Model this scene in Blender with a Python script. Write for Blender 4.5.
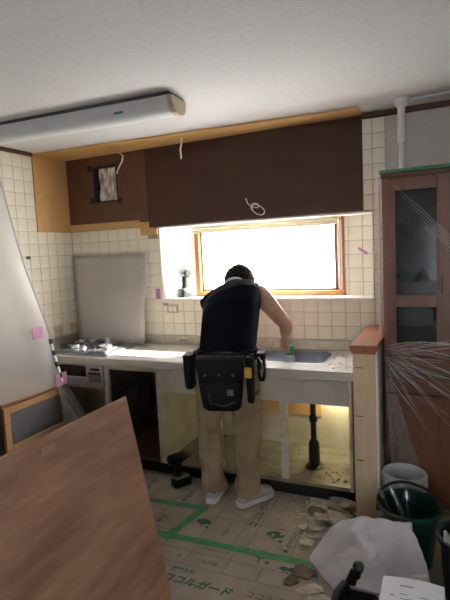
import bpy, bmesh, math, random
from mathutils import Vector, Matrix, noise as mnoise

for o in list(bpy.data.objects):
    bpy.data.objects.remove(o, do_unlink=True)
S = bpy.context.scene
C = S.collection
PI = math.pi
RNG = random.Random(7)

# ------------------------------------------------------------------ camera
CAM = Vector((3.0324, -3.4319, 1.5877))
yaw, pit, rol = 0.426584, 0.099727, -0.048331
fw = Vector((-math.sin(yaw) * math.cos(pit), math.cos(yaw) * math.cos(pit), -math.sin(pit)))
rt = Vector((math.cos(yaw), math.sin(yaw), 0))
up = rt.cross(fw)
r2 = rt * math.cos(rol) + up * math.sin(rol)
u2 = -rt * math.sin(rol) + up * math.cos(rol)
cd = bpy.data.cameras.new('camera')
cd.sensor_fit = 'HORIZONTAL'; cd.sensor_width = 36.0; cd.lens = 485.0 / 450.0 * 36.0
cd.clip_start = 0.05; cd.clip_end = 100
cam = bpy.data.objects.new('camera', cd); C.objects.link(cam)
m = Matrix.Identity(4)
for i in range(3):
    m[i][0] = r2[i]; m[i][1] = u2[i]; m[i][2] = -fw[i]; m[i][3] = CAM[i]
cam.matrix_world = m
S.camera = cam

# ------------------------------------------------------------------ light
W = bpy.data.worlds.new('sky'); S.world = W; W.use_nodes = True
bg = W.node_tree.nodes['Background']
bg.inputs[0].default_value = (0.94, 0.965, 1.0, 1)
bg.inputs[1].default_value = 15.5
sd = bpy.data.lights.new('sun', 'SUN'); sd.energy = 150.0; sd.angle = math.radians(0.6); sd.color = (1, 0.93, 0.82)
sun = bpy.data.objects.new('sun', sd); C.objects.link(sun)
sun.rotation_euler = Vector((-1.2, -0.8, -1.0)).to_track_quat('-Z', 'Y').to_euler()
def portal(name, loc, rot, sx, sy):
    l = bpy.data.lights.new(name, 'AREA'); l.shape = 'RECTANGLE'; l.size = sx; l.size_y = sy
    l.cycles.is_portal = True
    o = bpy.data.objects.new(name, l); C.objects.link(o); o.location = loc; o.rotation_euler = rot
portal('portal_kitchen', (1.77, 0.30, 1.515), (-PI / 2, 0, 0), 1.24, 0.60)
portal('portal_side', (.86, .115, 1.515), (0, -PI / 2, 0), .56, .12)
portal('portal_room', (3.4, -5.46, 1.35), (PI / 2, 0, 0), 1.2, 1.1)
V = S.view_settings
V.view_transform = 'Standard'; V.look = 'None'; V.gamma = 1.0; V.use_curve_mapping = False
V.exposure = 0.35

# ------------------------------------------------------------------ materials
MATS = {}
def nt(name):
    mt = bpy.data.materials.new(name); mt.use_nodes = True
    n = mt.node_tree
    return mt, n, n.nodes['Principled BSDF']
def N(n, t, **k):
    x = n.nodes.new(t)
    for a, b in k.items(): setattr(x, a, b)
    return x
def mat(name, col, rough=0.6, metal=0.0, var=0.06, scale=(8, 8, 8), bump=0.0, detail=5, spec=0.5, col2=None, contrast=(0.35, 0.65), bdist=0.002):
    """base colour broken up by stretched noise in object coordinates"""
    mt, n, b = nt(name)
    tc = N(n, 'ShaderNodeTexCoord'); mp = N(n, 'ShaderNodeMapping')
    mp.inputs['Scale'].default_value = scale
    no = N(n, 'ShaderNodeTexNoise'); no.inputs['Scale'].default_value = 1.0; no.inputs['Detail'].default_value = detail
    n.links.new(tc.outputs['Object'], mp.inputs[0]); n.links.new(mp.outputs[0], no.inputs['Vector'])
    rp = N(n, 'ShaderNodeValToRGB')
    c2 = col2 or [max(0, c * (1 - 2 * var)) for c in col]
    c1 = col if col2 else [min(1, c * (1 + var)) for c in col]
    rp.color_ramp.elements[0].position = contrast[0]; rp.color_ramp.elements[1].position = contrast[1]
    rp.color_ramp.elements[0].color = (*c2, 1); rp.color_ramp.elements[1].color = (*c1, 1)
    n.links.new(no.outputs[0], rp.inputs[0]); n.links.new(rp.outputs[0], b.inputs['Base Color'])
    b.inputs['Roughness'].default_value = rough; b.inputs['Metallic'].default_value = metal
    b.inputs['Specular IOR Level'].default_value = spec
    if bump:
        bp = N(n, 'ShaderNodeBump'); bp.inputs['Strength'].default_value = bump; bp.inputs['Distance'].default_value = bdist
        n.links.new(no.outputs[0], bp.inputs['Height']); n.links.new(bp.outputs[0], b.inputs['Normal'])
    MATS[name] = mt
    return mt
def wood(name, light, dark, scale, rough=0.5, bump=0.08, knots=0.0, streak=(0.3, 0.72)):
    """two noise layers: broad bands and fine fibres"""
    mt, n, b = nt(name)
    tc = N(n, 'ShaderNodeTexCoord'); mp = N(n, 'ShaderNodeMapping'); mp.inputs['Scale'].default_value = scale
    n.links.new(tc.outputs['Object'], mp.inputs[0])
    a = N(n, 'ShaderNodeTexNoise'); a.inputs['Scale'].default_value = 1; a.inputs['Detail'].default_value = 3; a.inputs['Distortion'].default_value = 1.2
    f = N(n, 'ShaderNodeTexNoise'); f.inputs['Scale'].default_value = 7; f.inputs['Detail'].default_value = 6
    n.links.new(mp.outputs[0], a.inputs['Vector']); n.links.new(mp.outputs[0], f.inputs['Vector'])
    mx = N(n, 'ShaderNodeMix'); mx.data_type = 'FLOAT'; mx.inputs[0].default_value = 0.4
    n.links.new(a.outputs[0], mx.inputs[2]); n.links.new(f.outputs[0], mx.inputs[3])
    rp = N(n, 'ShaderNodeValToRGB'); rp.color_ramp.elements[0].position, rp.color_ramp.elements[1].position = streak
    rp.color_ramp.elements[0].color = (*dark, 1); rp.color_ramp.elements[1].color = (*light, 1)
    n.links.new(mx.outputs[0], rp.inputs[0]); n.links.new(rp.outputs[0], b.inputs['Base Color'])
    b.inputs['Roughness'].default_value = rough
    bp = N(n, 'ShaderNodeBump'); bp.inputs['Strength'].default_value = bump; bp.inputs['Distance'].default_value = 0.002
    n.links.new(f.outputs[0], bp.inputs['Height']); n.links.new(bp.outputs[0], b.inputs['Normal'])
    MATS[name] = mt
    return mt
def film(name, transp, col, rough=0.25, bump=0.6, scale=(6, 6, 3), translucent=0.5, dist=0.01):
    """thin plastic: part see-through, part scattering, with a gloss"""
    mt = bpy.data.materials.new(name); mt.use_nodes = True; n = mt.node_tree
    for x in list(n.nodes):
        if x.type != 'OUTPUT_MATERIAL': n.nodes.remove(x)
    out = [x for x in n.nodes if x.type == 'OUTPUT_MATERIAL'][0]
    tc = N(n, 'ShaderNodeTexCoord'); mp = N(n, 'ShaderNodeMapping'); mp.inputs['Scale'].default_value = scale
    no = N(n, 'ShaderNodeTexNoise'); no.inputs['Scale'].default_value = 1.5; no.inputs['Detail'].default_value = 4
    n.links.new(tc.outputs['Object'], mp.inputs[0]); n.links.new(mp.outputs[0], no.inputs['Vector'])
    bp = N(n, 'ShaderNodeBump'); bp.inputs['Strength'].default_value = bump; bp.inputs['Distance'].default_value = dist
    n.links.new(no.outputs[0], bp.inputs['Height'])
    tr = N(n, 'ShaderNodeBsdfTransparent'); tr.inputs[0].default_value = (1, 1, 1, 1)
    pr = N(n, 'ShaderNodeBsdfPrincipled'); pr.inputs['Base Color'].default_value = (*col, 1); pr.inputs['Roughness'].default_value = rough
    tl = N(n, 'ShaderNodeBsdfTranslucent'); tl.inputs[0].default_value = (*col, 1)
    n.links.new(bp.outputs[0], pr.inputs['Normal'])
    m1 = N(n, 'ShaderNodeMixShader'); m1.inputs[0].default_value = translucent
    n.links.new(pr.outputs[0], m1.inputs[1]); n.links.new(tl.outputs[0], m1.inputs[2])
    m2 = N(n, 'ShaderNodeMixShader'); m2.inputs[0].default_value = transp
    n.links.new(m1.outputs[0], m2.inputs[1]); n.links.new(tr.outputs[0], m2.inputs[2])
    n.links.new(m2.outputs[0], out.inputs[0])
    MATS[name] = mt
    return mt
def emit(name, col, st):
    mt, n, b = nt(name)
    b.inputs['Base Color'].default_value = (*col, 1)
    b.inputs['Emission Color'].default_value = (*col, 1); b.inputs['Emission Strength'].default_value = st
    MATS[name] = mt

mat('ceiling_paper', (0.56, 0.56, 0.555), 0.9, var=0.03, scale=(40, 40, 40), bump=0.25)
mat('wallpaper', (0.50, 0.47, 0.45), 0.85, var=0.03, scale=(60, 60, 60), bump=0.2)
mat('plaster', (0.66, 0.64, 0.60), 0.9, var=0.03)
mat('grout', (0.42, 0.38, 0.31), 0.9, var=0.1, scale=(5, 5, 5))
mat('tile', (0.84, 0.785, 0.65), 0.22, var=0.03, scale=(6, 6, 6), col2=(0.78, 0.715, 0.57))
mat('tile_stained', (0.66, 0.56, 0.40), 0.35, col2=(0.5, 0.36, 0.2), scale=(14, 14, 14))
mat('blind_cream', (0.60, 0.52, 0.36), 0.6, var=0.04)
mat('white_trim', (0.80, 0.79, 0.74), 0.45, var=0.03)
mat('subfloor', (0.25, 0.2, 0.15), 0.8)
wood('trim_wood', (0.13, 0.045, 0.03), (0.06, 0.02, 0.014), (3, 3, 30), 0.4)
wood('dark_board', (0.075, 0.025, 0.011), (0.040, 0.014, 0.007), (3, 3, 14), 0.65)
wood('mid_board', (0.15, 0.058, 0.025), (0.075, 0.028, 0.013), (4, 4, 14), 0.45)
wood('raw_ply', (0.62, 0.37, 0.15), (0.50, 0.28, 0.10), (2.5, 12, 5), 0.6)
wood('sheet_ply', (0.52, 0.30, 0.195), (0.27, 0.135, 0.085), (2.4, 0.6, 3.0), 0.65, streak=(0.36, 0.62))
wood('ply_edge', (0.5, 0.33, 0.2), (0.3, 0.18, 0.1), (60, 3, 3), 0.7)
wood('post_wood', (0.74, 0.57, 0.38), (0.60, 0.44, 0.27), (30, 30, 4), 0.6)
wood('cap_wood', (0.36, 0.13, 0.06), (0.20, 0.065, 0.03), (30, 3, 30), 0.35)
wood('window_wood', (0.55, 0.20, 0.06), (0.33, 0.11, 0.035), (3, 20, 20), 0.35)
wood('cupboard_wood', (0.23, 0.083, 0.038), (0.145, 0.049, 0.024), (18, 18, 2), 0.4)
wood('box_wood', (0.60, 0.34, 0.17), (0.44, 0.23, 0.10), (10, 3, 14), 0.5)
wood('box_dark', (0.16, 0.085, 0.05), (0.09, 0.045, 0.028), (10, 10, 10), 0.5)
mat('carcass', (0.62, 0.57, 0.43), 0.5, var=0.06, scale=(7, 7, 7), col2=(0.50, 0.43, 0.27), contrast=(0.3, 0.6))
mat('carcass_edge', (0.58, 0.53, 0.43), 0.6, var=0.08, scale=(30, 30, 30))
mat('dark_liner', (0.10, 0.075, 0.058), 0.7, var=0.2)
mat('apron', (0.50, 0.46, 0.39), 0.5, var=0.04)
mat('unit_floor', (0.26, 0.235, 0.17), 0.22, var=0.12, scale=(9, 9, 9))
mat('toe_black', (0.012, 0.012, 0.012), 0.5, var=0.1)
mat('worktop', (0.70, 0.67, 0.62), 0.25, metal=0.35, var=0.03, scale=(3, 30, 30))
mat('steel', (0.36, 0.38, 0.42), 0.33, metal=0.85, var=0.05, scale=(30, 30, 3))
mat('silver_panel', (0.60, 0.61, 0.64), 0.35, metal=0.5, var=0.03)
mat('dark_glass', (0.015, 0.015, 0.018), 0.15, var=0.05)
mat('black_plastic', (0.008, 0.008, 0.009), 0.45, var=0.15)
mat('black_rubber', (0.012, 0.012, 0.012), 0.7, var=0.15)
mat('grey_board', (0.46, 0.42, 0.39), 0.75, var=0.04, scale=(3, 3, 3))
mat('lamp_cover', (0.60, 0.61, 0.62), 0.45, var=0.03)
mat('lamp_end', (0.50, 0.41, 0.28), 0.6, var=0.04)
mat('lamp_base', (0.09, 0.085, 0.08), 0.7, var=0.1)
mat('blue_mark', (0.03, 0.13, 0.16), 0.5)
mat('white_plastic', (0.72, 0.71, 0.69), 0.45, var=0.03)
mat('green_tape', (0.10, 0.38, 0.17), 0.6, var=0.12, scale=(15, 15, 15))
mat('tape_dark_green', (0.05, 0.22, 0.09), 0.6, var=0.1)
mat('pink_tape', (0.52, 0.22, 0.38), 0.6, var=0.1)
mat('kraft', (0.44, 0.37, 0.295), 0.85, var=0.06, scale=(9, 9, 9), bump=0.1)
mat('print_green', (0.06, 0.17, 0.125), 0.8, var=0.15, scale=(40, 40, 40))
mat('print_brown', (0.25, 0.20, 0.155), 0.8, var=0.1)
mat('foil', (0.92, 0.84, 0.78), 0.35, metal=0.3, col2=(0.45, 0.33, 0.26), scale=(28, 28, 9), bump=1.0, bdist=0.02, contrast=(0.4, 0.6))
mat('cable_white', (0.75, 0.74, 0.70), 0.5, var=0.03)
mat('navy_cloth', (0.0045, 0.006, 0.012), 0.95, var=0.2, scale=(9, 9, 5), bump=0.5, bdist=0.012, spec=0.12)
mat('khaki', (0.32, 0.235, 0.145), 0.85, var=0.1, scale=(11, 11, 5), bump=0.55, bdist=0.012)
mat('skin', (0.38, 0.205, 0.14), 0.55, var=0.06)
mat('hair', (0.030, 0.021, 0.017), 0.95, spec=0.08, var=0.3, scale=(80, 80, 30), bump=0.9, bdist=0.006)
mat('towel', (0.60, 0.60, 0.60), 0.9, var=0.05)
mat('shoe', (0.44, 0.43, 0.42), 0.7, var=0.06)
mat('sole', (0.66, 0.65, 0.63), 0.6, var=0.04)
mat('nylon', (0.008, 0.008, 0.010), 0.7, var=0.25, scale=(25, 25, 25), bump=0.4, spec=0.25)
mat('nylon_grey', (0.05, 0.05, 0.055), 0.6, var=0.15)
mat('yellow', (0.75, 0.48, 0.05), 0.5)
mat('green_cap', (0.03, 0.33, 0.12), 0.4, var=0.1)
mat('bucket_green', (0.007, 0.040, 0.030), 0.35, var=0.15)
mat('bucket_dark', (0.02, 0.03, 0.03), 0.4, var=0.15)
mat('bucket_white', (0.55, 0.55, 0.52), 0.5, var=0.05)
mat('sack', (0.68, 0.66, 0.69), 0.85, var=0.03, scale=(10, 10, 10), bump=0.3, bdist=0.01)
mat('paper', (0.74, 0.74, 0.77), 0.8, var=0.01)
mat('ink', (0.22, 0.22, 0.24), 0.8)
mat('debris', (0.60, 0.53, 0.43), 0.9, var=0.15, scale=(20, 20, 20), bump=0.6)
mat('debris_pale', (0.70, 0.63, 0.50), 0.9, var=0.12, scale=(25, 25, 25), bump=0.5)
mat('debris_brown', (0.24, 0.17, 0.11), 0.9, var=0.15, scale=(25, 25, 25), bump=0.5)
mat('drill_grey', (0.13, 0.14, 0.15), 0.45, var=0.1)
mat('porcelain', (0.45, 0.45, 0.45), 0.3, var=0.03)
mat('porcelain_tan', (0.40, 0.22, 0.12), 0.4, var=0.05)
film('plastic_sheet', 0.34, (0.80, 0.79, 0.79), 0.3, 0.6, (4, 3, 1.2), 0.45)
film('cling_film', 0.94, (0.12, 0.11, 0.11), 0.25, 0.06, (5, 5, 5), 0.1)
film('tail_film', 0.55, (0.75, 0.77, 0.78), 0.2, 0.8, (18, 18, 18), 0.3)
film('bag_film', 0.35, (0.75, 0.77, 0.78), 0.25, 0.8, (18, 18, 18), 0.3)
film('window_glass', 0.55, (0.95, 0.97, 1.0), 0.2, 0.0, (1, 1, 1), 0.85)
film('cabinet_glass', 0.55, (0.10, 0.11, 0.115), 0.12, 0.0, (1, 1, 1), 0.3)
film('box_glass', 0.25, (0.38, 0.38, 0.42), 0.25, 0.1, (3, 3, 3), 0.4)
film('lace', 0.30, (0.85, 0.85, 0.85), 0.8, 0.2, (30, 30, 3), 0.7)
emit('led', (1.0, 0.86, 0.45), 12.0)

# ------------------------------------------------------------------ builders
class MB:
    def __init__(s): s.bm = bmesh.new()
    def box(s, a, b, bev=0.0, rot=None, piv=None, seg=1):
        r = bmesh.ops.create_cube(s.bm, size=1.0)
        vs = r['verts']
        c = [(a[i] + b[i]) / 2 for i in range(3)]; d = [abs(b[i] - a[i]) for i in range(3)]
        for v in vs: v.co = Vector((v.co.x * d[0] + c[0], v.co.y * d[1] + c[1], v.co.z * d[2] + c[2]))
        if bev:
            es = list({e for v in vs for e in v.link_edges})
            g = bmesh.ops.bevel(s.bm, geom=es, offset=bev, segments=seg, affect='EDGES', profile=0.5)
            vs = list({v for f in g['faces'] for v in f.verts} | {v for v in vs if v.is_valid})
        if rot is not None:
            p = Vector(piv if piv is not None else c)
            for v in vs: v.co = rot @ (v.co - p) + p
        return s
    def ring_loft(s, rings, cap=True):
        L = [[s.bm.verts.new(p) for p in r] for r in rings]
        n = len(L[0])
        for i in range(len(L) - 1):
            for j in range(n):
                s.bm.faces.new((L[i][j], L[i][(j + 1) % n], L[i + 1][(j + 1) % n], L[i + 1][j]))
        if cap:
            s.bm.faces.new(list(reversed(L[0]))); s.bm.faces.new(L[-1])
        return s
    def tube(s, pts, rad, n=8, cap=True):
        pts = [Vector(p) for p in pts]; k = len(pts)
        rads = rad if isinstance(rad, (list, tuple)) else [rad] * k
        t0 = (pts[1] - pts[0]).normalized()
        u = t0.orthogonal().normalized(); rings = []
        for i in range(k):
            t = (pts[min(i + 1, k - 1)] - pts[max(i - 1, 0)]).normalized()
            u = (u - t * u.dot(t)).normalized(); w = t.cross(u)
            rings.append([pts[i] + (u * math.cos(2 * PI * j / n) + w * math.sin(2 * PI * j / n)) * rads[i] for j in range(n)])
        return s.ring_loft(rings, cap)
    def ell(s, c, r, n=16, m=10, rot=None):
        g = bmesh.ops.create_uvsphere(s.bm, u_segments=n, v_segments=m, radius=1.0)
        for v in g['verts']:
            p = Vector((v.co.x * r[0], v.co.y * r[1], v.co.z * r[2]))
            if rot is not None: p = rot @ p
            v.co = p + Vector(c)
        return s
    def lathe(s, c, prof, n=24, cap=False):
        c = Vector(c)
        return s.ring_loft([[c + Vector((r * math.cos(2 * PI * j / n), r * math.sin(2 * PI * j / n), z)) for j in range(n)] for r, z in prof], cap)
    def poly(s, pts):
        s.bm.faces.new([s.bm.verts.new(Vector(p)) for p in pts]); return s
    def prism(s, pts, d):
        d = Vector(d)
        return s.ring_loft([[Vector(p) for p in pts], [Vector(p) + d for p in pts]], True)
    def grid(s, f, nu, nv):
        L = [[s.bm.verts.new(Vector(f(i / nu, j / nv))) for j in range(nv + 1)] for i in range(nu + 1)]
        for i in range(nu):
            for j in range(nv):
                s.bm.faces.new((L[i][j], L[i + 1][j], L[i + 1][j + 1], L[i][j + 1]))
        return s

def wloc(o):
    v = Vector((0, 0, 0))
    while o is not None:
        v = v + o.location; o = o.parent
    return v
def obj(name, mb, mt, parent=None, smooth=False, origin=None):
    bm = mb.bm
    bmesh.ops.recalc_face_normals(bm, faces=bm.faces)
    me = bpy.data.meshes.new(name)
    if parent is not None: base = wloc(parent)
    elif origin is not None: base = Vector(origin)
    else:
        xs = [v.co for v in bm.verts]
        base = Vector(((min(v.x for v in xs) + max(v.x for v in xs)) / 2, (min(v.y for v in xs) + max(v.y for v in xs)) / 2, min(v.z for v in xs)))
    for v in bm.verts: v.co -= base
    bm.to_mesh(me); bm.free()
    me.materials.append(MATS[mt])
    if smooth:
        for p in me.polygons: p.use_smooth = True
        if smooth != 'all':
            me.set_sharp_from_angle(angle=math.radians(40))
    o = bpy.data.objects.new(name, me); C.objects.link(o)
    if parent is not None: o.parent = parent
    else: o.location = base
    return o
def thing(name, label, cat, loc, group=None):
    o = bpy.data.objects.new(name, None); C.objects.link(o); o.location = loc; o.empty_display_size = 0.05
    o['label'] = label; o['category'] = cat
    if group: o['group'] = group
    return o
def tag(o, label, cat, group=None):
    o['label'] = label; o['category'] = cat
    if group: o['group'] = group
    return o
def struct(o, label=None):
    o['kind'] = 'structure'
    if label: o['label'] = label
    return o
def B(a, b, bev=0.0): return MB().box(a, b, bev)
def solidify(o, t, offset=0.0):
    md = o.modifiers.new('thickness', 'SOLIDIFY'); md.thickness = t; md.offset = offset
def remesh(o, vox, smooth_it=4, fac=0.5):
    md = o.modifiers.new('skin', 'REMESH'); md.mode = 'VOXEL'; md.voxel_size = vox; md.use_smooth_shade = True
    if smooth_it:
        ms = o.modifiers.new('soft', 'SMOOTH'); ms.iterations = smooth_it; ms.factor = fac
    dg = bpy.context.evaluated_depsgraph_get()
    me = bpy.data.meshes.new_from_object(o.evaluated_get(dg))
    o.modifiers.clear(); o.data = me
    for p in me.polygons: p.use_smooth = True

ZC = 2.45          # ceiling
XW, YR = 4.5, -5.4  # right wall, rear wall

# ------------------------------------------------------------------ room shell
struct(obj('floor', B((-0.1, YR - 0.1, -0.08), (XW + 0.1, 0.3, -0.004)), 'subfloor'))
struct(obj('ceiling', B((-0.1, YR - 0.1, ZC), (XW + 0.1, 0.3, ZC + 0.08)), 'ceiling_paper'))
def holed(mb, u, v, holes, mk):
    us = sorted({u[0], u[1], *[h[0] for h in holes], *[h[1] for h in holes]})
    vs = sorted({v[0], v[1], *[h[2] for h in holes], *[h[3] for h in holes]})
    for i in range(len(us) - 1):
        for j in range(len(vs) - 1):
            cu, cv = (us[i] + us[i + 1]) / 2, (vs[j] + vs[j + 1]) / 2
            if any(h[0] < cu < h[1] and h[2] < cv < h[3] for h in holes): continue
            mk(us[i], us[i + 1], vs[j], vs[j + 1])
NX0, NX1, NZ0, NZ1 = 0.905, 2.598, 1.222, 1.805
WX0, WX1, WZ0, WZ1 = 1.15, 2.365, 1.228, 1.80
ND = 0.18
HX0, HX1, HZ0, HZ1 = 0.305, 0.54, 2.06, 2.35
mb = MB()
holed(mb, (-0.1, 2.685), (0, ZC), [(NX0, NX1, NZ0, NZ1), (HX0, HX1, HZ0, HZ1)], lambda a, b, c, d: mb.box((a, 0.005, c), (b, 0.05, d)))
BX0, BX1, BZ0, BZ1, BY = NX0 - .03, NX1 + .05, NZ0 - .05, NZ1 + .05, ND + .065
holed(mb, (BX0, BX1), (BZ0, BZ1), [(WX0, WX1, WZ0, WZ1)], lambda a, b, c, d: mb.box((a, ND, c), (b, BY, d)))
mb.box((BX0, .05, BZ0), (BX1, ND, NZ0)); mb.box((BX0, .05, NZ1), (BX1, ND, BZ1)); mb.box((NX1, .05, NZ0), (BX1, ND, NZ1))
wall_back = struct(obj('wall_back', mb, 'grout', origin=(0, 0, 0)))
struct(obj('wall_back_papered', B((2.685, 0.0, 0), (XW + 0.1, 0.32, ZC)), 'wallpaper'))
wall_left = struct(obj('wall_left', B((-0.1, YR, 0), (-0.005, 0.005, ZC)), 'grout', origin=(0, 0, 0)))
struct(obj('wall_right', B((XW, YR, 0), (XW + .1, 0, ZC)), 'plaster'))
RX0, RX1, RZ0, RZ1 = 2.8, 4.0, .80, 1.90
mb = MB()
holed(mb, (-.1, XW + .1), (0, ZC), [(RX0, RX1, RZ0, RZ1)], lambda a, b, c, d: mb.box((a, YR - .1, c), (b, YR, d)))
struct(obj('wall_rear', mb, 'plaster'))
# room window behind the photographer: frame, two panes, lace curtain added to cut its light
mb = MB(); xm = (RX0 + RX1) / 2
for a, b in (((RX0, RZ0), (RX1, RZ0 + .05)), ((RX0, RZ1 - .05), (RX1, RZ1)), ((RX0, RZ0 + .05), (RX0 + .05, RZ1 - .05)), ((RX1 - .05, RZ0 + .05), (RX1, RZ1 - .05)), ((xm - .03, RZ0 + .05), (xm + .03, RZ1 - .05))):
    mb.box((a[0], YR - .07, a[1]), (b[0], YR - .02, b[1]))
w2 = struct(obj('window_2', mb, 'silver_panel'))
obj('window_pane', B((RX0 + .05, YR - .046, RZ0 + .05), (xm - .03, YR - .042, RZ1 - .05)), 'window_glass', w2)
obj('window_pane', B((xm + .03, YR - .046, RZ0 + .05), (RX1 - .05, YR - .042, RZ1 - .05)), 'window_glass', w2)
cu = obj('dimming_curtain', MB().grid(lambda u, v: (RX0 - .1 + u * (RX1 - RX0 + .2), YR + .06 + 0.02 * math.sin(u * 90), RZ0 - .1 + v * (RZ1 - RZ0 + .15)), 120, 2), 'lace', smooth='all')
tag(cu, 'unseen white lace curtain added to dim the room window', 'curtain')

# tiles -----------------------------------------------------------------
def tile_mesh():
    mb = MB(); h = 0.0485; c = 0.0025
    base = [(-h, 0.006, -h), (h, 0.006, -h), (h, 0.006, h), (-h, 0.006, h)]
    mid = [(-h, 0.002, -h), (h, 0.002, -h), (h, 0.002, h), (-h, 0.002, h)]
    fr = [(-h + c, 0.0, -h + c), (h - c, 0.0, -h + c), (h - c, 0.0, h - c), (-h + c, 0.0, h - c)]
    mb.ring_loft([base, mid, fr], True)
    bmesh.ops.recalc_face_normals(mb.bm, faces=mb.bm.faces)
    me = bpy.data.meshes.new('tile'); mb.bm.to_mesh(me); mb.bm.free(); me.materials.append(MATS['tile'])
    return me
TM = tile_mesh()
TMS = TM.copy(); TMS.materials.clear(); TMS.materials.append(MATS['tile_stained'])
def tile(parent, x0, x1, z0, z1, y=0.0, left=False, stained=False):
    o = bpy.data.objects.new('tile', TMS if stained else TM); C.objects.link(o); o.parent = parent
    c = (x0 + x1) / 2; zc = (z0 + z1) / 2
    o.scale = ((x1 - x0) / 0.1, 1, (z1 - z0) / 0.1)
    if left:
        o.location = (0.0, c, zc); o.rotation_euler = (0, 0, PI / 2)
    else:
        o.location = (c, y, zc)
    j = 0.0006
    o.location[0 if left else 1] += RNG.uniform(-j, j) * (1 if left else 1)
Z0 = 0.92
for k in range(26):                       # three rows under the niche
    for r in range(3):
        tile(wall_back, k * .1, k * .1 + .1, Z0 + r * .1, Z0 + r * .1 + .1, stained=(k == 0 and r == 0))
tile_rows = range(3, 9)
for r in tile_rows:                       # field left of the niche
    for k in range(9):
        if r == 8 and k >= 8: continue
        tile(wall_back, k * .1, k * .1 + .1 if k < 8 else NX0, Z0 + r * .1, Z0 + r * .1 + .1)
for r in range(15):                       # right of the niche
    tile(wall_back, 2.6, 2.682, Z0 + r * .1, Z0 + r * .1 + .1)
    if r >= 9: tile(wall_back, 2.5, 2.6, Z0 + r * .1, Z0 + r * .1 + .1)
for r in range(6):                        # window wall inside the niche
    z1 = min(NZ1, NZ0 + r * .1 + .1)
    tile(wall_back, 2.372, 2.40, NZ0 + r * .1, z1, y=ND - 0.006); tile(wall_back, 2.40, 2.50, NZ0 + r * .1, z1, y=ND - 0.006); tile(wall_back, 2.50, 2.597, NZ0 + r * .1, z1, y=ND - 0.006)
for k in range(10):
    for r in range(15):
        if k < 4 and r >= 9: continue
        tile(wall_left, -k * .1 - .1, -k * .1, Z0 + r * .1, Z0 + r * .1 + .1, left=True, stained=(r == 0 and k in (0, 2)))
# trims
struct(obj('trim_1', B((NX0, -0.004, NZ1 - 0.004), (NX1, ND - .002, NZ1 + 0.008)), 'white_trim'))
struct(obj('trim_2', B((NX0, -0.012, NZ0 - 0.012), (NX1, ND - .007, NZ0 + 0.004), 0.003), 'white_trim'))
struct(obj('trim_3', B((2.54, -0.03, 2.415), (XW, 0.0, ZC), 0.004), 'trim_wood'))
struct(obj('trim_4', B((0.0, YR, 2.42), (0.022, -0.40, ZC), 0.004), 'trim_wood'))
struct(obj('trim_5', B((0.012, -0.022, 0.851), (2.555, -0.001, Z0), 0.003), 'carcass_edge'))
struct(obj('trim_6', B((NX0 + .001, 0.002, NZ0 + .006), (NX0 + .010, .05, NZ1 - .006), 0.002), 'white_trim'))
# side pane of the bay
mb = MB()
for a, b in (((.0505, NZ0 + .005), (.062, NZ1 - .005)), ((.166, NZ0 + .005), (.1785, NZ1 - .005)), ((.062, NZ0 + .005), (.166, NZ0 + .02)), ((.062, NZ1 - .02), (.166, NZ1 - .005))):
    mb.box((NX0 - .028, a[0], a[1]), (NX0 - .002, b[0], b[1]), .002)
w3 = struct(obj('window_3', mb, 'white_trim'))
obj('window_pane', B((NX0 - .017, .060, NZ0 + .018), (NX0 - .013, .168, NZ1 - .018)), 'window_glass', w3)
struct(obj('trim_12', B((NX0, ND - .008, NZ0 + .006), (WX0 - .004, ND - .001, NZ1 - .006), .002), 'white_trim'))
struct(obj('trim_7', B((NX1 - .010, 0.002, NZ0 + .006), (NX1 - .001, ND - .008, NZ1 - .006), 0.002), 'white_trim'))

# kitchen window ---------------------------------------------------------
mb = MB(); y0, y1 = ND - 0.03, ND + 0.06
for a, b in (((WX0, y0, WZ0), (WX1, y1, WZ0 + .036)), ((WX0, y0, WZ1 - .04), (WX1, y1, WZ1)), ((WX0, y0, WZ0 + .036), (WX0 + .04, y1, WZ1 - .04)), ((WX1 - .04, y0, WZ0 + .036), (WX1, y1, WZ1 - .04))):
    mb.box(a, b, 0.004)
w1 = struct(obj('window_1', mb, 'window_wood'))
mb = MB(); y0, y1 = ND + .005, ND + .03; gx0, gx1, gz0, gz1 = WX0 + .04, WX1 - .04, WZ0 + .036, WZ1 - .04
for a, b in (((gx0, y0, gz0), (gx1, y1, gz0 + .014)), ((gx0, y0, gz1 - .014), (gx1, y1, gz1)), ((gx0, y0, gz0), (gx0 + .014, y1, gz1)), ((gx1 - .03, y0, gz0), (gx1, y1, gz1))): mb.box(a, b, 0.002)
obj('sash', mb, 'box_dark', w1)
obj('window_pane', B((gx0 + .01, ND + .014, gz0 + .01), (gx1 - .02, ND + .018, gz1 - .01)), 'window_glass', w1)
t = thing('roller_blind', 'rolled up cream blind along the top of the kitchen window', 'blind', (1.77, .08, 1.75))
obj('blind_roll', MB().tube([(1.17, .10, 1.772), (2.345, .10, 1.772)], 0.019, 14), 'blind_cream', t, True)
obj('head_rail', B((1.16, .085, 1.792), (2.355, .13, 1.801), .002), 'white_trim', t)
obj('bottom_bar', B((1.18, .086, 1.745), (2.335, .094, 1.757), .002), 'blind_cream', t)
obj('pull_cord', MB().tube([(2.353, .075, 1.77), (2.355, .073, 1.5), (2.350, .072, 1.30), (2.36, .071, 1.275), (2.368, .072, 1.31), (2.366, .075, 1.77)], 0.0035, 6), 'white_trim', t, True)

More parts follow.
